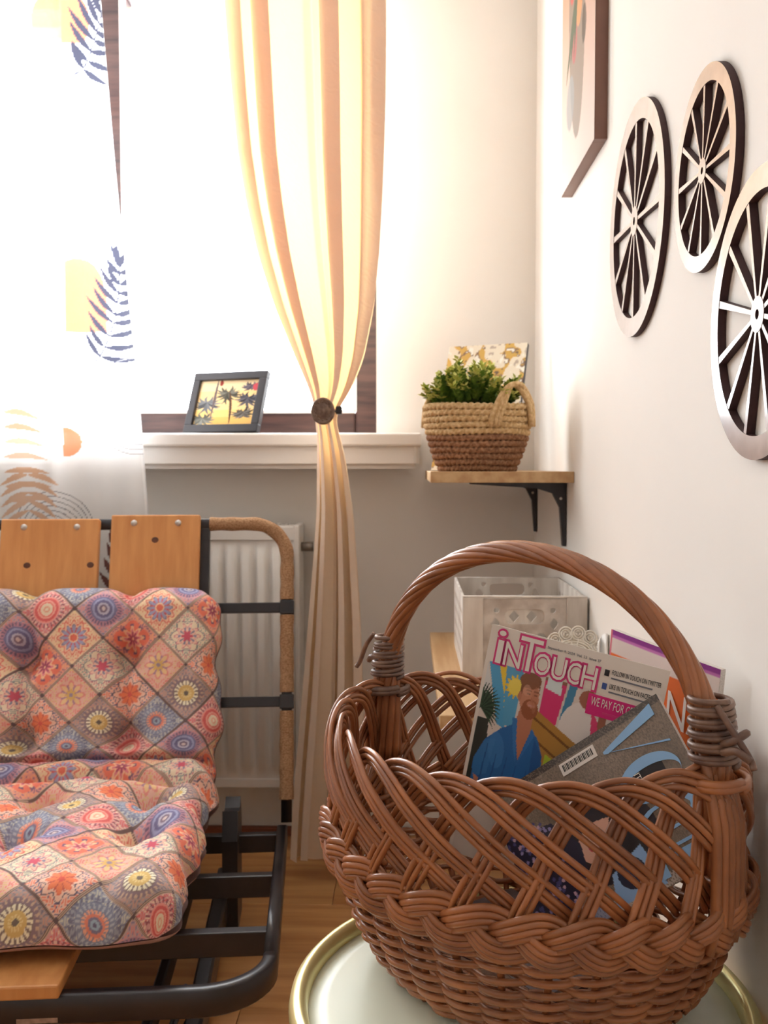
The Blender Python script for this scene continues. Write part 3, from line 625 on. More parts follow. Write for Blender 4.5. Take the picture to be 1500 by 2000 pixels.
for k, (x0, x1, st) in enumerate(((-.377, -.190, .640), (-.606, -.402, .632), (-.834, -.629, .635), (-1.06, -.857, .636))):
    b = box('pine_board', x0, x1, -.030, -.009, .06, st, M_pine, so, .003, M=Mb)
    for x in (x0 + .048, x1 - .046):
        V, F = lathe([(0, .0035), (.004, .003), (.0065, .001), (.007, 0)], 14); V = np.stack([V[:, 0] + x, -V[:, 2] - .030, V[:, 1] + st - .018], -1); mk('bolt', bx(V), F, M_zinc, b, True)
    for (kx, kz) in (((.50, .055),), ((.29, .10), (.93, .10)), ((.4, .12),), ((.5, .1),))[k]:
        V, F = lathe([(0, .0006), (.005, .0005), (.0075, 0)], 14, 1, .85); V = np.stack([V[:, 0] + x0 + kx * (x1 - x0), -V[:, 2] - .030, V[:, 1] + st - kz], -1); mk('knot', bx(V), F, M_knot, b, True)
# seat frame
sz = .18; fy = -.575
seat = [(-.012, .03), (-.012, -.3), (-.012, fy + .10)] + [(-.112 + .10 * math.cos(a), fy + .10 + .10 * math.sin(a) * .92) for a in np.linspace(0, -PI / 2, 12)] + [(-.4, fy + .01), (-SW, fy + .012)]
V, F = sweep_rect([(x, y, sz) for x, y in seat], .0105, .0205, (0, 0, 1)); mk('seat_rail', V, F, M_metal, so, True)
for y in (-.19, -.395): box('seat_crossbar', -SW, -.02, y - .010, y + .010, sz - .024, sz + .016, M_metal, so, .002)
box('seat_crossbar', -SW, -.02, -.01, .01, sz - .02, sz + .016, M_metal, so, .002)
for k in range(3): box('seat_board', -SW, -.295, -.585 + k * .2, -.44 + k * .2, sz + .0205, sz + .0405, M_pine, so, .003)
for k, (x, dz) in enumerate(((-.30, .0), (-.66, .02))): box('chipped_paint', x - .055, x + .045, fy - .0012, fy + .004, sz - .017 + dz, sz - .010 + dz, mat('bare_primer', (176, 146, 128), .7, var=.4, scale=(90, 90, 90)), so)
# base: side rails, feet, hinge plates
for x in (-.13, -SW + .15):
    V, F = sweep_rect([(x, .06, .075), (x, -.2, .07), (x, -.45, .06), (x - .02, fy + .06, .03)], .014, .028, (0, 0, 1)); mk('base_rail', V, F, M_metal, so)
    V, F = sweep_rect([(x - .06, .03, .11), (x - .06, -.3, .10), (x - .07, fy + .08, .07)], .008, .02, (0, 0, 1)); mk('link_bar', V, F, M_metal, so)
    box('foot', x - .016, x + .016, .03, .07, 0, .10, M_metal, so, .004); box('foot', x - .04, x - .005, fy + .04, fy + .08, 0, .06, M_metal, so, .004)
    hb = [(-.05, .02), (.05, .02), (.055, .22), (.035, .26), (.012, .245), (-.012, .245), (-.035, .255), (-.05, .2)]
    V = [(x + .004, a, b) for a, b in hb] + [(x + .034, a, b) for a, b in hb]; nn = len(hb); F = [tuple(range(nn)), tuple(range(2 * nn - 1, nn - 1, -1))] + [(i, i + nn, (i + 1) % nn + nn, (i + 1) % nn) for i in range(nn)]
    mk('hinge_plate', V, F, M_metal, so)
    th = np.arange(24) * 2 * PI / 24; rod('spring_ring', np.stack([x - .03 + .012 * np.cos(th), -.42 + .05 * np.sin(th), .08 + .03 * np.cos(th)], -1), .004, M_metal, so, 7, True)
# ------------------------------------------------------------------ cushion with diamond mandala print
cw_, x1c = .86, -.140
ctr = catmull([(.140, .668), (.118, .60), (.088, .50), (.05, .38), (.012, .315), (-.05, .285), (-.12, .276), (-.22, .268), (-.34, .262), (-.45, .256), (-.535, .25)], 400)
d = np.r_[0, np.cumsum(np.linalg.norm(np.diff(ctr, axis=0), axis=1))]; Ltot = d[-1]
def even(L, w0, w1, step):
    q = np.linspace(0, L, 6000); e = .070 * edge(q + .001, w0) * edge(L - q, w1); g = np.r_[0, np.cumsum(np.hypot(np.diff(q), np.diff(e)))]
    n_ = int(g[-1] / step); p = np.linspace(0, g[-1], n_); return np.interp(p, g, q), p
def edge(dist, w_): e = np.clip(dist / w_, 0, 1); return np.sqrt(np.clip(1 - (1 - e) ** 2, 0, 1))
step = .0017; s_, sp3 = even(Ltot, .05, .055, step); t_, tp3 = even(cw_, .05, .05, step); NVc = len(s_); NUc = len(t_)
cy_ = np.interp(s_, d, ctr[:, 0]); cz_ = np.interp(s_, d, ctr[:, 1]); ty = np.gradient(cy_, s_); tz = np.gradient(cz_, s_)
ker = np.ones(41) / 41; ny = np.convolve(np.pad(tz, 20, 'edge'), ker, 'valid'); nz_ = np.convolve(np.pad(-ty, 20, 'edge'), ker, 'valid')   # towards the sitter
T, S = np.meshgrid(t_, s_)
def edge(dist, w_): e = np.clip(dist / w_, 0, 1); return np.sqrt(np.clip(1 - (1 - e) ** 2, 0, 1))
bul = edge(T + .001, .05) * edge(cw_ - T, .05) * edge(S + .001, .05) * edge(Ltot - S, .055)
thk = .076 * bul
tuft = [(.185 + .195 * i, q) for i in range(4) for q in (.145, .305)] + [(.10 + .195 * i, q) for i in range(5) for q in (.555, .70)]
for tx, ts in tuft:
    r2 = ((T - tx) / .05) ** 2 + ((S - ts) / .045) ** 2; thk -= .052 * np.exp(-r2 * 2.6) + .018 * np.exp(-r2 * .7)
for i in range(4): thk -= .022 * np.exp(-((T - .185 - .195 * i - .004 * np.sin(S * 40)) / .014) ** 2) * np.clip((.34 - S) / .05, 0, 1) 
for i in range(5): thk -= .010 * np.exp(-((T - .10 - .195 * i) / .02) ** 2) * np.clip((S - .5) / .05, 0, 1)
thk -= .034 * np.exp(-((S - .372 - .006 * np.sin(T * 21)) / .016) ** 2) + .030 * np.exp(-((S - .478 - .012 * np.sin(T * 15 + 1)) / .018) ** 2) + .010 * np.exp(-((S - .225) / .03) ** 2) * .6
wr = sum(a * np.sin(T * kx + S * ks + p) for a, kx, ks, p in ((.0016, 60, 24, 1), (.0012, -38, 70, 2), (.0010, 95, -40, 0), (.0007, 150, 90, 4), (.0006, -130, 130, 3)))
thk = (.009 + .5 * ((thk - .009) + np.sqrt((thk - .009) ** 2 + .00006))) * np.minimum(1, bul * 3) + wr * bul
X = x1c - T + (.007 * np.sin(S * 30) + .004 * np.sin(S * 71)) * np.exp(-T / .03) - .030 * np.exp(-T / .035) * (np.exp(-S / .035) + np.exp(-(Ltot - S) / .04))
dip = sum(np.exp(-((T - .185 - .195 * i) / .03) ** 2) for i in range(4))
Yc = cy_[:, None] + (.016 * np.exp(-T / .04) + .004 * np.sin(T * 40)) * np.exp(-(Ltot - S) / .04); Zc = cz_[:, None] - (.016 * dip + .020 * np.exp(-T / .03) - .004) * np.exp(-S / .035)
# normal (pointing forward / up)
nY = ny[:, None]; nZ = nz_[:, None]; flip = np.sign(nZ.mean()) or 1; nY = nY * flip; nZ = nZ * flip
Vt = np.stack([X, Yc + nY * thk, Zc + nZ * thk], -1).reshape(-1, 3)
# print
TP, SP = np.meshgrid(tp3, sp3); dw = .112; a = (TP + .02) / dw + (SP + .03) / dw; b = (TP + .02) / dw - (SP + .03) / dw
ia = np.floor(a).astype(int); ib = np.floor(b).astype(int); fa = (a - ia - .5).ravel(); fb = (b - ib - .5).ravel()
typ = ((ia * 2 + ib * 5) % 9).ravel(); lx_ = (fa + fb) ; ly_ = (fa - fb); rho = np.sqrt(fa ** 2 + fb ** 2) * 2; th = np.arctan2(ly_, lx_); mx_ = np.maximum(np.abs(fa), np.abs(fb))
col = np.zeros((T.size, 3)); c_ = lambda q: np.array(lin(q)) * .84 + np.array(lin((232, 204, 196))) * .16
bgs = [(222, 158, 158), (238, 186, 168), (200, 164, 172), (242, 196, 172), (246, 214, 174), (170, 152, 148), (232, 154, 134), (150, 160, 178), (240, 224, 194)]
for k in range(9): col[typ == k] = c_(bgs[k])
def rule(k, m, q): col[(typ == k) & m] = c_(q)
cs = lambda n_, p=0: np.cos(n_ * th + p)
outer = (mx_ > .40)
fl = np.sin(fa * 44 + 2 * np.sin(fb * 34)) * np.sin(fb * 44 + 2 * np.sin(fa * 34))
for k, q1, q2 in ((0, (226, 96, 96), (250, 220, 190)), (1, (232, 120, 110), (230, 196, 130)), (2, (232, 140, 130), (120, 124, 164)), (3, (238, 120, 90), (90, 90, 130)), (4, (232, 120, 100), (250, 224, 170)), (5, (206, 150, 130), (110, 110, 130)), (6, (244, 170, 120), (140, 90, 120)), (7, (206, 206, 186), (96, 110, 140)), (8, (206, 120, 130), (140, 160, 150))):
    rule(k, (rho > .72) & (fl > .45), q1); rule(k, (rho > .72) & (fl < -.45), q2)
rule(0, (rho < .92) & (cs(26) > .35) & (rho > .70), (150, 60, 80)); rule(0, rho < .68, (240, 150, 136)); rule(0, (rho < .60), (222, 76, 76)); rule(0, rho < .46, (246, 168, 150)); rule(0, rho < .38, (236, 110, 96)); rule(0, rho < .31, (246, 226, 196)); rule(0, (rho < .16), (240, 176, 140)); rule(0, rho < .08, (250, 236, 210))
rule(1, rho < .62 + .12 * cs(8), (232, 140, 128)); rule(1, (rho < .5 + .12 * cs(8)), (240, 200, 140)); rule(1, (rho < .5) & (cs(8, PI) > .6) & (rho > .2), (176, 120, 150)); rule(1, rho < .26 + .06 * cs(8), (222, 178, 90)); rule(1, rho < .10, (150, 130, 150))
rule(2, rho < .86, (186, 130, 150)); rule(2, (rho < .82) & (cs(30) > 0) & (rho > .66), (92, 84, 120)); rule(2, rho < .64, (96, 104, 152)); rule(2, (rho < .54), (150, 160, 200)); rule(2, rho < .44, (84, 92, 142)); rule(2, rho < .30, (186, 186, 206)); rule(2, rho < .20, (106, 92, 120)); rule(2, rho < .10, (216, 200, 196))
rule(3, rho < .74 + .14 * cs(8), (64, 60, 92)); rule(3, rho < .68 + .14 * cs(8), (244, 196, 170)); rule(3, rho < .50 + .10 * cs(8), (226, 84, 52)); rule(3, rho < .46 + .10 * cs(8), (244, 122, 66)); rule(3, (rho < .5) & (cs(8) < -.8), (206, 76, 50)); rule(3, rho < .12, (226, 70, 50))
rule(4, rho < .78 + .10 * cs(12), (226, 96, 84)); rule(4, rho < .70 + .10 * cs(12), (246, 196, 160)); rule(4, rho < .58 + .10 * cs(12), (98, 100, 140)); rule(4, rho < .53 + .10 * cs(12), (158, 162, 198)); rule(4, (rho < .5) & (cs(12) < -.5), (206, 70, 76)); rule(4, rho < .24, (240, 206, 160)); rule(4, rho < .18, (226, 92, 60))
rule(5, rho < .84, (132, 112, 124)); rule(5, (rho < .84) & (cs(24) > .2) & (rho > .7), (206, 176, 150)); rule(5, rho < .62, (120, 104, 96)); rule(5, (rho < .60) & (rho > .40) & (cs(18) > -.35), (250, 244, 214)); rule(5, rho < .40, (222, 188, 104)); rule(5, (rho < .26) & (cs(12) > 0), (240, 220, 150)); rule(5, rho < .12, (90, 84, 70))
rule(6, rho < .80 + .10 * cs(4), (240, 112, 82)); rule(6, (rho < .72) & (cs(8) > .3) & (rho > .5), (112, 70, 110)); rule(6, rho < .5 + .14 * cs(8), (250, 196, 150)); rule(6, rho < .36 + .12 * cs(8), (232, 120, 130)); rule(6, rho < .24 + .10 * cs(8), (160, 30, 76)); rule(6, rho < .06, (250, 190, 150))
rule(7, (rho < .98) & (cs(28) > .3) & (rho > .80), (98, 110, 138)); rule(7, rho < .74, (120, 136, 164)); rule(7, (rho < .70) & (cs(22) > .2) & (rho > .54), (176, 186, 196)); rule(7, (rho < .50) & (cs(20) > -.6), (244, 172, 140)); rule(7, rho < .36, (232, 130, 104)); rule(7, rho < .26, (112, 112, 144)); rule(7, rho < .17, (150, 180, 200)); rule(7, rho < .08, (80, 80, 120))
rule(8, rho < .76 + .1 * cs(6), (96, 96, 120)); rule(8, rho < .72 + .1 * cs(6), (240, 222, 190)); rule(8, rho < .56 + .12 * cs(10), (206, 116, 130)); rule(8, rho < .50 + .12 * cs(10), (244, 200, 176)); rule(8, (rho < .44) & (cs(10) > .3), (120, 120, 150)); rule(8, rho < .24 + .06 * cs(6), (206, 56, 92))
col[mx_ > .468] = c_((84, 62, 58)); col[(mx_ > .478) & (mx_ < .490)] = c_((206, 176, 150)); col[(np.abs(fa) > .46) & (np.abs(fb) > .46)] = c_((60, 44, 56))
# underside
bt = np.stack([X, Yc - nY * .018 * bul, Zc - nZ * .020 * bul], -1)[::6, ::6]; nb_v, nb_u = bt.shape[:2]
F1 = grid_faces(NUc, NVc); F2 = grid_faces(nb_u, nb_v, len(Vt))[:, ::-1]
cu_ = mk('tufted_cushion', np.concatenate([Vt, bt.reshape(-1, 3)]), np.concatenate([F1, F2]), M_cush, None, True)
paint(cu_, np.concatenate([col, np.tile(c_((170, 128, 118)), (nb_u * nb_v, 1))]))
cu_.location = so.location; cu_.rotation_euler = (0, 0, TH)
tag(cu_, 'thick tufted cushion printed with colourful mandala diamonds folded over the futon', 'cushion')
# ------------------------------------------------------------------ round side table
ZT = .453; TC = (.0985, .826)
tb = thing('side_table', 'small round pale green tray table with gold rim under the wicker basket', 'table', (*TC, 0))
V, F = lathe([(0, ZT), (.17, ZT), (.190, ZT), (.192, ZT - .006), (.0, ZT - .006)], 80); mk('table_top', V, F, M_tray, tb, True)
V, F = lathe([(.188, ZT - .012), (.188, ZT + .002), (.190, ZT + .010), (.194, ZT + .0135), (.199, ZT + .0135), (.2035, ZT + .009), (.205, ZT + .002), (.203, ZT - .010), (.197, ZT - .014), (.188, ZT - .012)], 96); mk('rim', V, F, M_gold, tb, True)
for k in range(3):
    a = R_(30 + 120 * k); rod('leg', [(.165 * math.cos(a), .165 * math.sin(a), ZT - .01), (.06 * math.cos(a), .06 * math.sin(a), .22), (.15 * math.cos(a), .15 * math.sin(a), 0.006)], .006, M_gold, tb, 10)
th = np.arange(36) * 2 * PI / 36; rod('leg_ring', np.stack([.066 * np.cos(th), .066 * np.sin(th), .22 + 0 * th], -1), .004, M_gold, tb, 8, True)
# ------------------------------------------------------------------ wicker basket
BA, BB = .202, .160; N = 30; NL = 26; ZB = .121; ZR = .240
bk_ = thing('wicker_basket', 'large brown willow basket with twisted arch handle holding magazines', 'basket', (.1065, .882, ZT + .0012), R_(-48.5))
sx_ = [0, .03, .065, .10, .122, .18, .243, .30]; sy_ = [.68, .825, .915, .975, 1.0, 1.0, .985, .985]
def prof_s(z): return np.interp(z, sx_, sy_)
def surf(phi, z, off=0.):
    phi = np.asarray(phi, float); s = prof_s(z); x = BA * s * np.cos(phi); y = BB * s * np.sin(phi)
    nx = np.cos(phi) / BA; ny2 = np.sin(phi) / BB; nn = np.sqrt(nx ** 2 + ny2 ** 2); return np.stack([x + nx / nn * off, y + ny2 / nn * off, np.broadcast_to(z, phi.shape)], -1)
ns = 20
for k in range(ns):
    z0 = .006 + k * .0056; q = 8 * N; phi = np.arange(q) * 2 * PI / q; sg = 1 if k % 2 else -1
    w1 = np.cos(phi * N / 2); off = sg * .0056 * np.sign(w1) * np.abs(w1) ** .7
    z = z0 + .0016 * np.sin(phi * N / 2) * sg + .0008 * np.sin(phi * 3 + k * 1.3) + .0005 * np.sin(phi * 11 + k)
    rod('weaver', surf(phi, z, off), .0030 + .0002 * math.sin(k * 2.1), M_wick, bk_, 7, True)
for i in range(N):
    p = 2 * PI * i / N; z = np.linspace(.002, ZB, 9); rod('stake', surf(np.full(9, p), z, 0.), .0033, M_wick, bk_, 6)
V, F = lathe([(0, .003), (.68, .003), (.68, .009), (0, .009)], 48, BA, BB); mk('base', V, F, M_wick, bk_)
sp_ = 2 * PI / NL
ctl = [(-.1, ZB - .012, .004), (0, ZB + .012, .005), (.25, ZB + .04, .002), (.6, ZB + .075, -.005), (1.1, ZR - .012, -.008), (1.75, ZR - .001, -.003), (2.4, ZR - .008, .004), (3.0, ZR - .028, .008), (3.7, ZR - .056, .007), (4.4, ZR - .085, -.001), (5.0, ZR - .110, -.007)]
def sag(phi, z): return z - .016 * np.sin(phi) ** 2 * np.clip((z - ZB) / (ZR - ZB), 0, 1.1)
P0 = catmull(ctl, 46)
for i in range(NL):
    f0 = i * sp_; jit = rng.normal(0, .0008)
    # perpendicular spreading of the rods of a bundle in the unrolled basket wall
    uu = P0[:, 0] * sp_ * .182; vv = P0[:, 1]; du = np.gradient(uu); dv = np.gradient(vv); ln = np.hypot(du, dv)
    for j in (-1, 0, 1):
        w_ = j * .0056 + rng.normal(0, .0004); phi = f0 + (uu - dv / ln * w_) / .182; z = vv + du / ln * w_ + jit + rng.normal(0, .0004)
        rod('lattice_rod', surf(phi, sag(phi, np.minimum(z, ZR + .008)), P0[:, 2] + rng.normal(0, .0005)), 0.0027 + rng.normal(0, .00015), M_wick, bk_, 7)
# waist plait
q = 30 * 12; phi = np.arange(q) * 2 * PI / q
for s3 in range(3):
    ph = phi * 10 + s3 * 2 * PI / 3; lat_ = .0125 * np.sin(ph); dep = .0080 + .0055 * np.sin(2 * ph); slope = np.cos(ph)
    for j in (-1.5, -.5, .5, 1.5):
        z = ZB - .004 + lat_ + j * .0052 * (1 - .10 * np.abs(slope)); rod('braid_rod', surf(phi + j * .010 * -slope * .6, z, dep + .0012 * (1.2 - abs(j))), .0030, M_wick, bk_, 7, True)
# handle: twisted rods along an arch
HA, HB, HZ = .196, .160, .235
tau = np.linspace(-.14, PI + .14, 150)
ax = np.where(tau < 0, -HA, np.where(tau > PI, HA, -HA * np.cos(np.clip(tau, 0, PI)))); az_ = HZ + np.where(tau < 0, tau * .55, np.where(tau > PI, (PI - tau) * .55, HB * np.sin(np.clip(tau, 0, PI)) ** .93))
arcp = np.stack([ax, 0 * ax, az_], -1); arcp[:, 0] = np.convolve(np.pad(arcp[:, 0], 4, 'edge'), np.ones(9) / 9, 'valid')
Tn = np.gradient(arcp, axis=0); Tn /= np.linalg.norm(Tn, axis=1)[:, None]; Bn = np.tile([0, 1., 0], (150, 1)); Nn = np.cross(Bn, Tn)
ends = np.clip(1 - np.minimum(np.arange(150), 149 - np.arange(150)) / 26, 0, 1)
for k in range(9):
    a = k * 2 * PI / 9 + np.linspace(0, 1, 150) * 2 * PI * 2.1; r = .0066 + .0045 * ends ** 1.3
    rod('handle_rod', arcp + Nn * (np.cos(a) * r)[:, None] + Bn * (np.sin(a) * r)[:, None], .0041, M_wick, bk_, 8)
rod('handle_core', arcp, .006, M_wick, bk_, 8)
for sg in (-1, 1):
    for k in range(5):
        y = (k - 2) * .0085; z = np.linspace(ZB - .02, HZ + .02, 12)
        P = np.stack([sg * (BA * prof_s(z) * (1 - .5 * (y / BB) ** 2) + .010 - .013 * np.clip((z - .2) / .06, 0, 1)), np.full(12, y) * (1 - .3 * np.clip((z - .2) / .06, 0, 1)), z], -1); rod('handle_stake', P, .0043, M_wick, bk_, 8)
    turns = 11 if sg > 0 else 9; a = np.linspace(0, 2 * PI * turns, turns * 22); f_ = a / a[-1]; hgt = .050 if sg > 0 else .045
    rr_ = (.0185 if sg > 0 else .0165) - .0022 * f_
    rod('binding_coil', np.stack([sg * (HA + .0015 - .004 * f_) + rr_ * np.cos(a) * .92, rr_ * np.sin(a) * 1.08, ZR + .004 + hgt * f_ + .0018 * np.sin(a * .5)], -1), .0025, M_bind, bk_, 6)
    # tie over the rim and loose ends
    a = np.linspace(0, 2 * PI * 2, 50); rod('binding_tie', np.stack([sg * (BA - .002) + .021 * np.cos(a), .026 * np.sin(a), ZR - .012 + .0016 * a / PI], -1), .0036, M_wick if sg > 0 else M_bind, bk_, 7)
    kn = [(0, 0, 0), (.012, -.006, .006), (.018, .004, .012), (.008, .010, .004), (.004, -.004, -.004), (.016, -.008, 0), (.026, -.004, -.006)]
    P = catmull(kn, 40); rod('binding_knot', np.stack([sg * (HA + .012) + P[:, 0] * sg, P[:, 1] - .008 * sg, ZR + .022 + P[:, 2]], -1), .0032, M_bind, bk_, 7)
    rod('binding_end', catmull([(sg * HA + sg * .01, -.012, ZR + .052), (sg * (HA + .022), -.013, ZR + .038), (sg * (HA + .036), -.010, ZR + .018), (sg * (HA + .041), -.012, ZR + .010)], 20), .0026, M_bind, bk_, 7)
# ------------------------------------------------------------------ magazines
def mag(name, label, pos, yaw, lean, roll, w_, h_, th, fn, base, nu, nv, curl=None, m=None):
    t = thing(name, label, 'magazine', M=rot_m(pos, yaw, lean, roll))
    printed('front_cover', nu, nv, w_, h_, 0, m or M_print, t, fn, base, curl)
    if curl:
        u, v = np.meshgrid(np.linspace(0, 1, 16), np.linspace(0, 1, 16)); yy = curl(u.ravel(), v.ravel()); A = np.stack([u.ravel() * w_, yy + .0004, v.ravel() * h_], -1); B = A + [0, th, 0]
        br = [k for k in range(15)] + [15 + 16 * k for k in range(15)] + [255 - k for k in range(15)] + [240 - 16 * k for k in range(15)]
        F = [tuple(f) for f in grid_faces(16, 16)] + [tuple(f[::-1]) for f in grid_faces(16, 16, 256)] + [(a, a + 256, b + 256, b) for a, b in zip(br, br[1:] + br[:1])]
        mk('pages', np.concatenate([A, B]), F, M_paper, t)
    else: box('pages', .0003, w_ - .0006, .0003, th, .0006, h_ - .0006, M_paper, t)
    return t
def gossip(cv):
    U, V_ = cv.U, cv.V; cv.put(V_ < .83, (226, 214, 204)); cv.U = (U + .02) / .77; cv.V = (V_ - .247) / .787
    cv.poly([(.0, 0), (1, 0), (1, .60), (.02, .70)], (222, 206, 190)); cv.poly([(.03, 0), (.03, .82), (.62, .78), (1, .74), (1, 0)], (226, 214, 204))
    cv.poly([(.03, .83), (.10, .84), (.22, .62), (.27, .42), (.20, .44)], (84, 168, 214)); cv.poly([(.10, .84), (.19, .83), (.235, .66), (.22, .60), (.26, .50), (.25, .46), (.22, .60)], (244, 208, 60)); cv.poly([(.19, .80), (.33, .79), (.33, .45), (.25, .44)], (92, 170, 212)); cv.poly([(.03, .80), (.17, .50), (.03, .55)], (226, 224, 220))
    for k in range(12): cv.leaf(.29, .66, .29 + .085 * math.cos(k * PI / 6), .66 + .07 * math.sin(k * PI / 6), .012, (242, 202, 60))
    cv.ell(.29, .66, .055, .045, (246, 222, 96))
    for k in range(26): a = R_(-40 + 9 * k); cv.leaf(.06, .50, .06 + .16 * math.cos(a), .50 + .15 * math.sin(a), .008, (34, 56, 46) if k % 2 else (58, 84, 64), bend=.01)
    cv.poly([(.03, 0), (.03, .45), (.14, .45), (.2, 0)], (52, 56, 52))
    cv.poly([(.50, .80), (.66, .78), (.66, .72), (.50, .73)], (150, 96, 78)); cv.poly([(.50, .74), (.66, .74), (.63, .52), (.50, .55)], (226, 58, 120)); cv.poly([(.52, .77), (.62, .76), (.63, .68), (.51, .70)], (226, 236, 236)); cv.poly([(.68, .78), (.74, .78), (.70, .56), (.65, .56)], (70, 140, 180))
    cv.ell(.80, .52, .15, .16, (238, 230, 224)); cv.ell(.83, .70, .07, .05, (168, 104, 82)); cv.ell(.87, .68, .05, .035, (214, 230, 230)); cv.poly([(.92, .70), (.97, .70), (.98, .50), (.92, .50)], (160, 98, 76)); cv.poly([(.86, .66), (.92, .6), (.93, .44), (.90, .44)], (228, 70, 120))
    cv.poly([(.46, .58), (.80, .46), (.80, .12), (.46, .12)], (186, 136, 66))
    for y in (.52, .42, .32, .22): cv.poly([(.46, y + .02), (.80, y - .10), (.80, y - .115), (.46, y + .005)], (126, 84, 40))
    cv.poly([(.60, .36), (.70, .33), (.70, .20), (.60, .22)], (186, 206, 64))
    # generic bearded man in a blue shirt
    SH = (44, 108, 176); SK = (206, 142, 112)
    cv.poly([(.0 + .10, .0), (.08, .22), (.14, .34), (.24, .42), (.34, .47), (.44, .47), (.52, .43), (.58, .34), (.60, .18), (.60, 0)], SH); cv.poly([(.08, .22), (.14, .34), (.22, .36), (.2, .16), (.10, .12)], (58, 122, 188))
    cv.poly([(.10, .14), (.16, .12), (.30, .0), (.16, 0)], (196, 132, 104)); cv.poly([(.34, .48), (.36, .58), (.46, .54), (.46, .44), (.41, .28)], (196, 128, 100))
    cv.poly([(.31, .50), (.35, .50), (.40, .26), (.36, .34)], (58, 124, 192)); cv.poly([(.47, .47), (.50, .44), (.46, .36), (.41, .26)], (56, 120, 190)); cv.leaf(.41, .28, .39, .0, .004, (30, 80, 140))
    cv.ell(.405, .63, .072, .105, SK, .12); cv.ell(.425, .565, .062, .055, (158, 92, 62), .12); cv.ell(.43, .592, .034, .018, (200, 134, 106)); cv.ell(.432, .586, .024, .006, (206, 150, 136))
    cv.ell(.395, .715, .08, .045, (138, 86, 58), .05); cv.poly([(.325, .72), (.34, .60), (.355, .68)], (138, 86, 58)); cv.poly([(.45, .73), (.478, .65), (.468, .72)], (130, 80, 54)); cv.ell(.335, .62, .014, .026, (196, 128, 100))
    for x in (.395, .45): cv.ell(x, .645, .012, .006, (90, 60, 50)); cv.ell(x, .662, .02, .005, (120, 74, 52))
    cv.poly([(.425, .64), (.44, .60), (.418, .605)], (188, 120, 92))
    cv.ell(.45, .62, .02, .07, (186, 118, 90), .1, k=.5); cv.ell(.38, .66, .03, .03, (224, 166, 138), k=.5); cv.poly([(.5, .42), (.58, .34), (.60, .0), (.52, .0)], (32, 84, 146), k=.6); cv.ell(.24, .30, .06, .1, (72, 138, 204), .3, k=.5)
    for k in range(5): cv.leaf(.15 + .08 * k, .05, .17 + .08 * k, .33 - .02 * k, .006, (36, 92, 156))
    cv.U, cv.V = U, V_; cv.put((U < .022) | (V_ > .845), (236, 226, 214))
Wm, Hm = .183, .2443
t = mag('celebrity_magazine', 'celebrity magazine with pink outlined title and man in blue shirt', (.0408, .9831, .5254), -24.6, 3.6, 10.1, Wm, Hm, .005, gossip, (236, 224, 212), 220, 280)
def tl(body, u0, v0, u1, v1, m, y, off=0., box0=None, rot=0., tt=None, ww=None, hh_=None): return letters(body, u0 * (ww or Wm), v0 * (hh_ or Hm), u1 * (ww or Wm), v1 * (hh_ or Hm), y, m, tt or t, off, rot, box0=box0)
for body, u0, v0, u1, v1 in (('i', .055, .845, .095, .985), ('N', .105, .845, .205, .945), ('T', .185, .845, .315, .985), ('O', .285, .845, .375, .935), ('U', .385, .845, .465, .935), ('C', .475, .845, .545, .935), ('H', .555, .845, .635, .935)):
    bb = tl(body, u0, v0, u1, v1, M_inkw, -.0011, 0.0); e = .0022
    letters(body, u0 * Wm - e, v0 * Hm - e, u1 * Wm + e, v1 * Hm + e, -.0005, M_pink, t, .05)
tl('September 9, 2024  Vol. 23  Issue 37', .34, .957, .64, .972, M_grey, -.0005)
tl('FOLLOW IN TOUCH ON TWITTER', .71, .925, .97, .945, M_black, -.0005); box('small_print', .71 * Wm, .93 * Wm, -.0006, 0, .908 * Hm, .914 * Hm, M_grey, t)
tl('LIKE IN TOUCH ON FACEBOOK', .71, .868, .97, .888, M_black, -.0005); box('small_print', .71 * Wm, .93 * Wm, -.0006, 0, .851 * Hm, .857 * Hm, M_grey, t)
box('icon', .67 * Wm, .695 * Wm, -.0006, 0, .915 * Hm, .94 * Hm, M_black, t); box('icon', .67 * Wm, .695 * Wm, -.0006, 0, .86 * Hm, .885 * Hm, mat('icon_blue', (66, 92, 160), .4), t)
box('banner', .61 * Wm, Wm, -.0006, 0, .745 * Hm, .83 * Hm, mat('magenta_ink', (224, 40, 128), .35), t)
tl('WE PAY FOR CELEBRITY T', .63, .785, .995, .82, M_inkw, -.0010); box('small_print', .70 * Wm, .97 * Wm, -.0010, 0, .760 * Hm, .768 * Hm, M_pink, t)
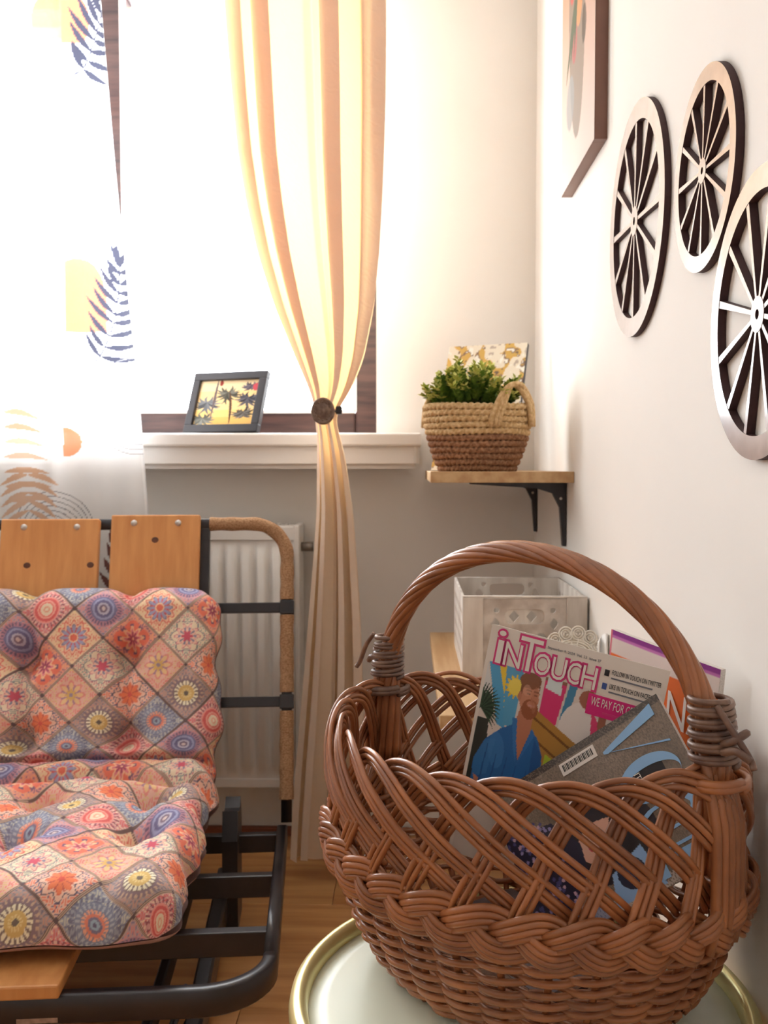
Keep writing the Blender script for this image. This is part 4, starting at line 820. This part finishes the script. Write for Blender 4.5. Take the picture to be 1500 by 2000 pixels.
# fashion magazine lying askew in front
Wv, Hv = .15, .21
def fashion(cv):
    nn_ = rng.random(len(cv.U)); n3 = np.convolve(nn_, np.ones(3) / 3, 'same'); g = .5 * nn_ + .5 * n3
    sh_ = .55 + .25 * np.sin(cv.U * 9 + cv.V * 5) * np.sin(cv.V * 7 - cv.U * 3)
    cv.c = np.array(lin((166, 146, 128)))[None] * (.35 + .9 * g * sh_)[:, None]
    cv.put((cv.U < .05) & (g > .35), (70, 62, 58)); cv.put((cv.U > .93) & (g > .3), (196, 184, 174))
    cv.ell(.62, .50, .24, .24, (40, 34, 44)); cv.ell(.60, .47, .12, .14, (226, 176, 152)); cv.ell(.62, .60, .16, .09, (30, 26, 34)); cv.poly([(.3, .0), (.35, .26), (.55, .36), (.72, .34), (.9, .2), (.95, 0)], (38, 36, 62)); cv.ell(.60, .40, .03, .012, (190, 60, 80))
    for k in range(200):
        x, y = rng.uniform(.3, .92), rng.uniform(0, .26); cv.ell(x, y, .012, .008, ((150, 140, 190), (206, 170, 190), (80, 80, 130))[k % 3])
    cv.poly([(.72, .62), (.98, .66), (.98, .40), (.80, .44)], (150, 190, 236)); cv.ell(.84, .53, .09, .07, (44, 50, 76)); cv.put((cv.U > .9) & (cv.V < .35), (120, 150, 206), k=.5)
tv = mag('fashion_magazine', 'grey glossy fashion magazine with pale blue letters tucked askew in basket', (.0811, .9526, .5903), -42.18, 17.93, 50.15, Wv, Hv, .007, fashion, (160, 146, 134), 180, 240)
tv_k = dict(tt=tv, ww=Wv, hh_=Hv)
def flat(nm, P, m, y0=-.0011): mk(nm, [(x * Wv, y0, z * Hv) for x, z in P] + [(x * Wv, -.0002, z * Hv) for x, z in P], [tuple(range(len(P)))[::-1]] + [(i, (i + 1) % len(P), (i + 1) % len(P) + len(P), i + len(P)) for i in range(len(P))], m, tv)
flat('letter', [(.03, .95), (.105, .95), (.165, .67), (.155, .65), (.14, .65)], M_blue); flat('letter', [(.148, .65), (.158, .67), (.29, .96), (.278, .96)], M_blue)
def oring(cx, cz, r0x, r0z, r1x, r1z, dx):
    P = []; F = []
    for k in range(40):
        a = k * PI / 20; P += [((cx + r0x * math.cos(a)) * Wv, -.0011, (cz + r0z * math.sin(a)) * Hv), ((cx + dx + r1x * math.cos(a)) * Wv, -.0011, (cz + r1z * math.sin(a)) * Hv)]
    for k in range(40): a, b = 2 * k, 2 * ((k + 1) % 40); F.append((a, b, b + 1, a + 1))
    mk('letter', P, F, M_blue, tv)
oring(.42, .80, .135, .155, .09, .15, .022)
for b_, u0, u1 in (('G', .57, .70), ('U', .72, .83), ('E', .85, .96)): tl(b_, u0, .65, u1, .95, M_blue, -.0006, **tv_k)
box('dark_patch', .35 * Wv, .50 * Wv, -.0004, 0, .70 * Hv, .88 * Hv, M_black, tv); tl('ITALIA', .36, .735, .50, .765, M_inkw, -.0012, **tv_k); box('barcode_panel', .06 * Wv, .14 * Wv, -.0008, 0, .42 * Hv, .62 * Hv, M_inkw, tv)
for k in range(22): box('barcode_bar', .075 * Wv, .118 * Wv, -.0012, -.0007, (.435 + .0078 * k) * Hv, (.435 + .0078 * k + .0025 + .0025 * (k * 7 % 3 == 0)) * Hv, M_black, tv)
# orange weekly at the back
Wo, Ho = .1465, .19
def weekly(cv):
    cv.put(cv.V > .975, (150, 60, 150)); cv.put((cv.V > .955) & (cv.V < .975), (206, 120, 190)); cv.put((cv.V < .87) & (cv.V > .50), (240, 116, 48)); cv.put((cv.V < .74) & (cv.U < .4), (236, 226, 220)); cv.put(cv.V < .50, (238, 228, 222)); cv.put((cv.U < .02), (230, 120, 140))
to = mag('weekly_magazine', 'orange and white weekly magazine with purple top edge behind others', (.202, 1.011, .569), -62.3, .3, 6.0, Wo, Ho, .006, weekly, (238, 222, 214), 90, 130, curl=lambda u, v: .006 * u ** 2)
def ct(body, u0, v0, u1, v1, m): letters(body, u0 * Wo, v0 * Ho, u1 * Wo, v1 * Ho, -.0008 + .006 * ((u0 + u1) / 2) ** 2 - .0012, m, to)
ct('NA', .60, .62, .97, .80, M_inkw); ct('D', .64, .22, .80, .42, M_red); ct('A', .82, .20, .97, .40, M_red)
# flat copies lying on the basket floor
for k, (r, label, c) in enumerate(((4, 'closed magazine lying flat on the basket floor', (70, 66, 90)), (-5, 'dark covered magazine lying flat beneath the upright magazines', (120, 110, 112)))):
    m_ = mat('flat_cover_%d' % k, c, .3, var=.5, scale=(40, 40, 40))
    f_ = thing('flat_magazine', label, 'magazine', (.1114, .8919, ZT + .0105 + .0075 * k), R_(-48.5 + r))
    box('pages', -.085, .085, -.06, .06, .0005, .0065, M_paper, f_); box('front_cover', -.0855, .0855, -.0605, .0605, .0065, .007, m_, f_)
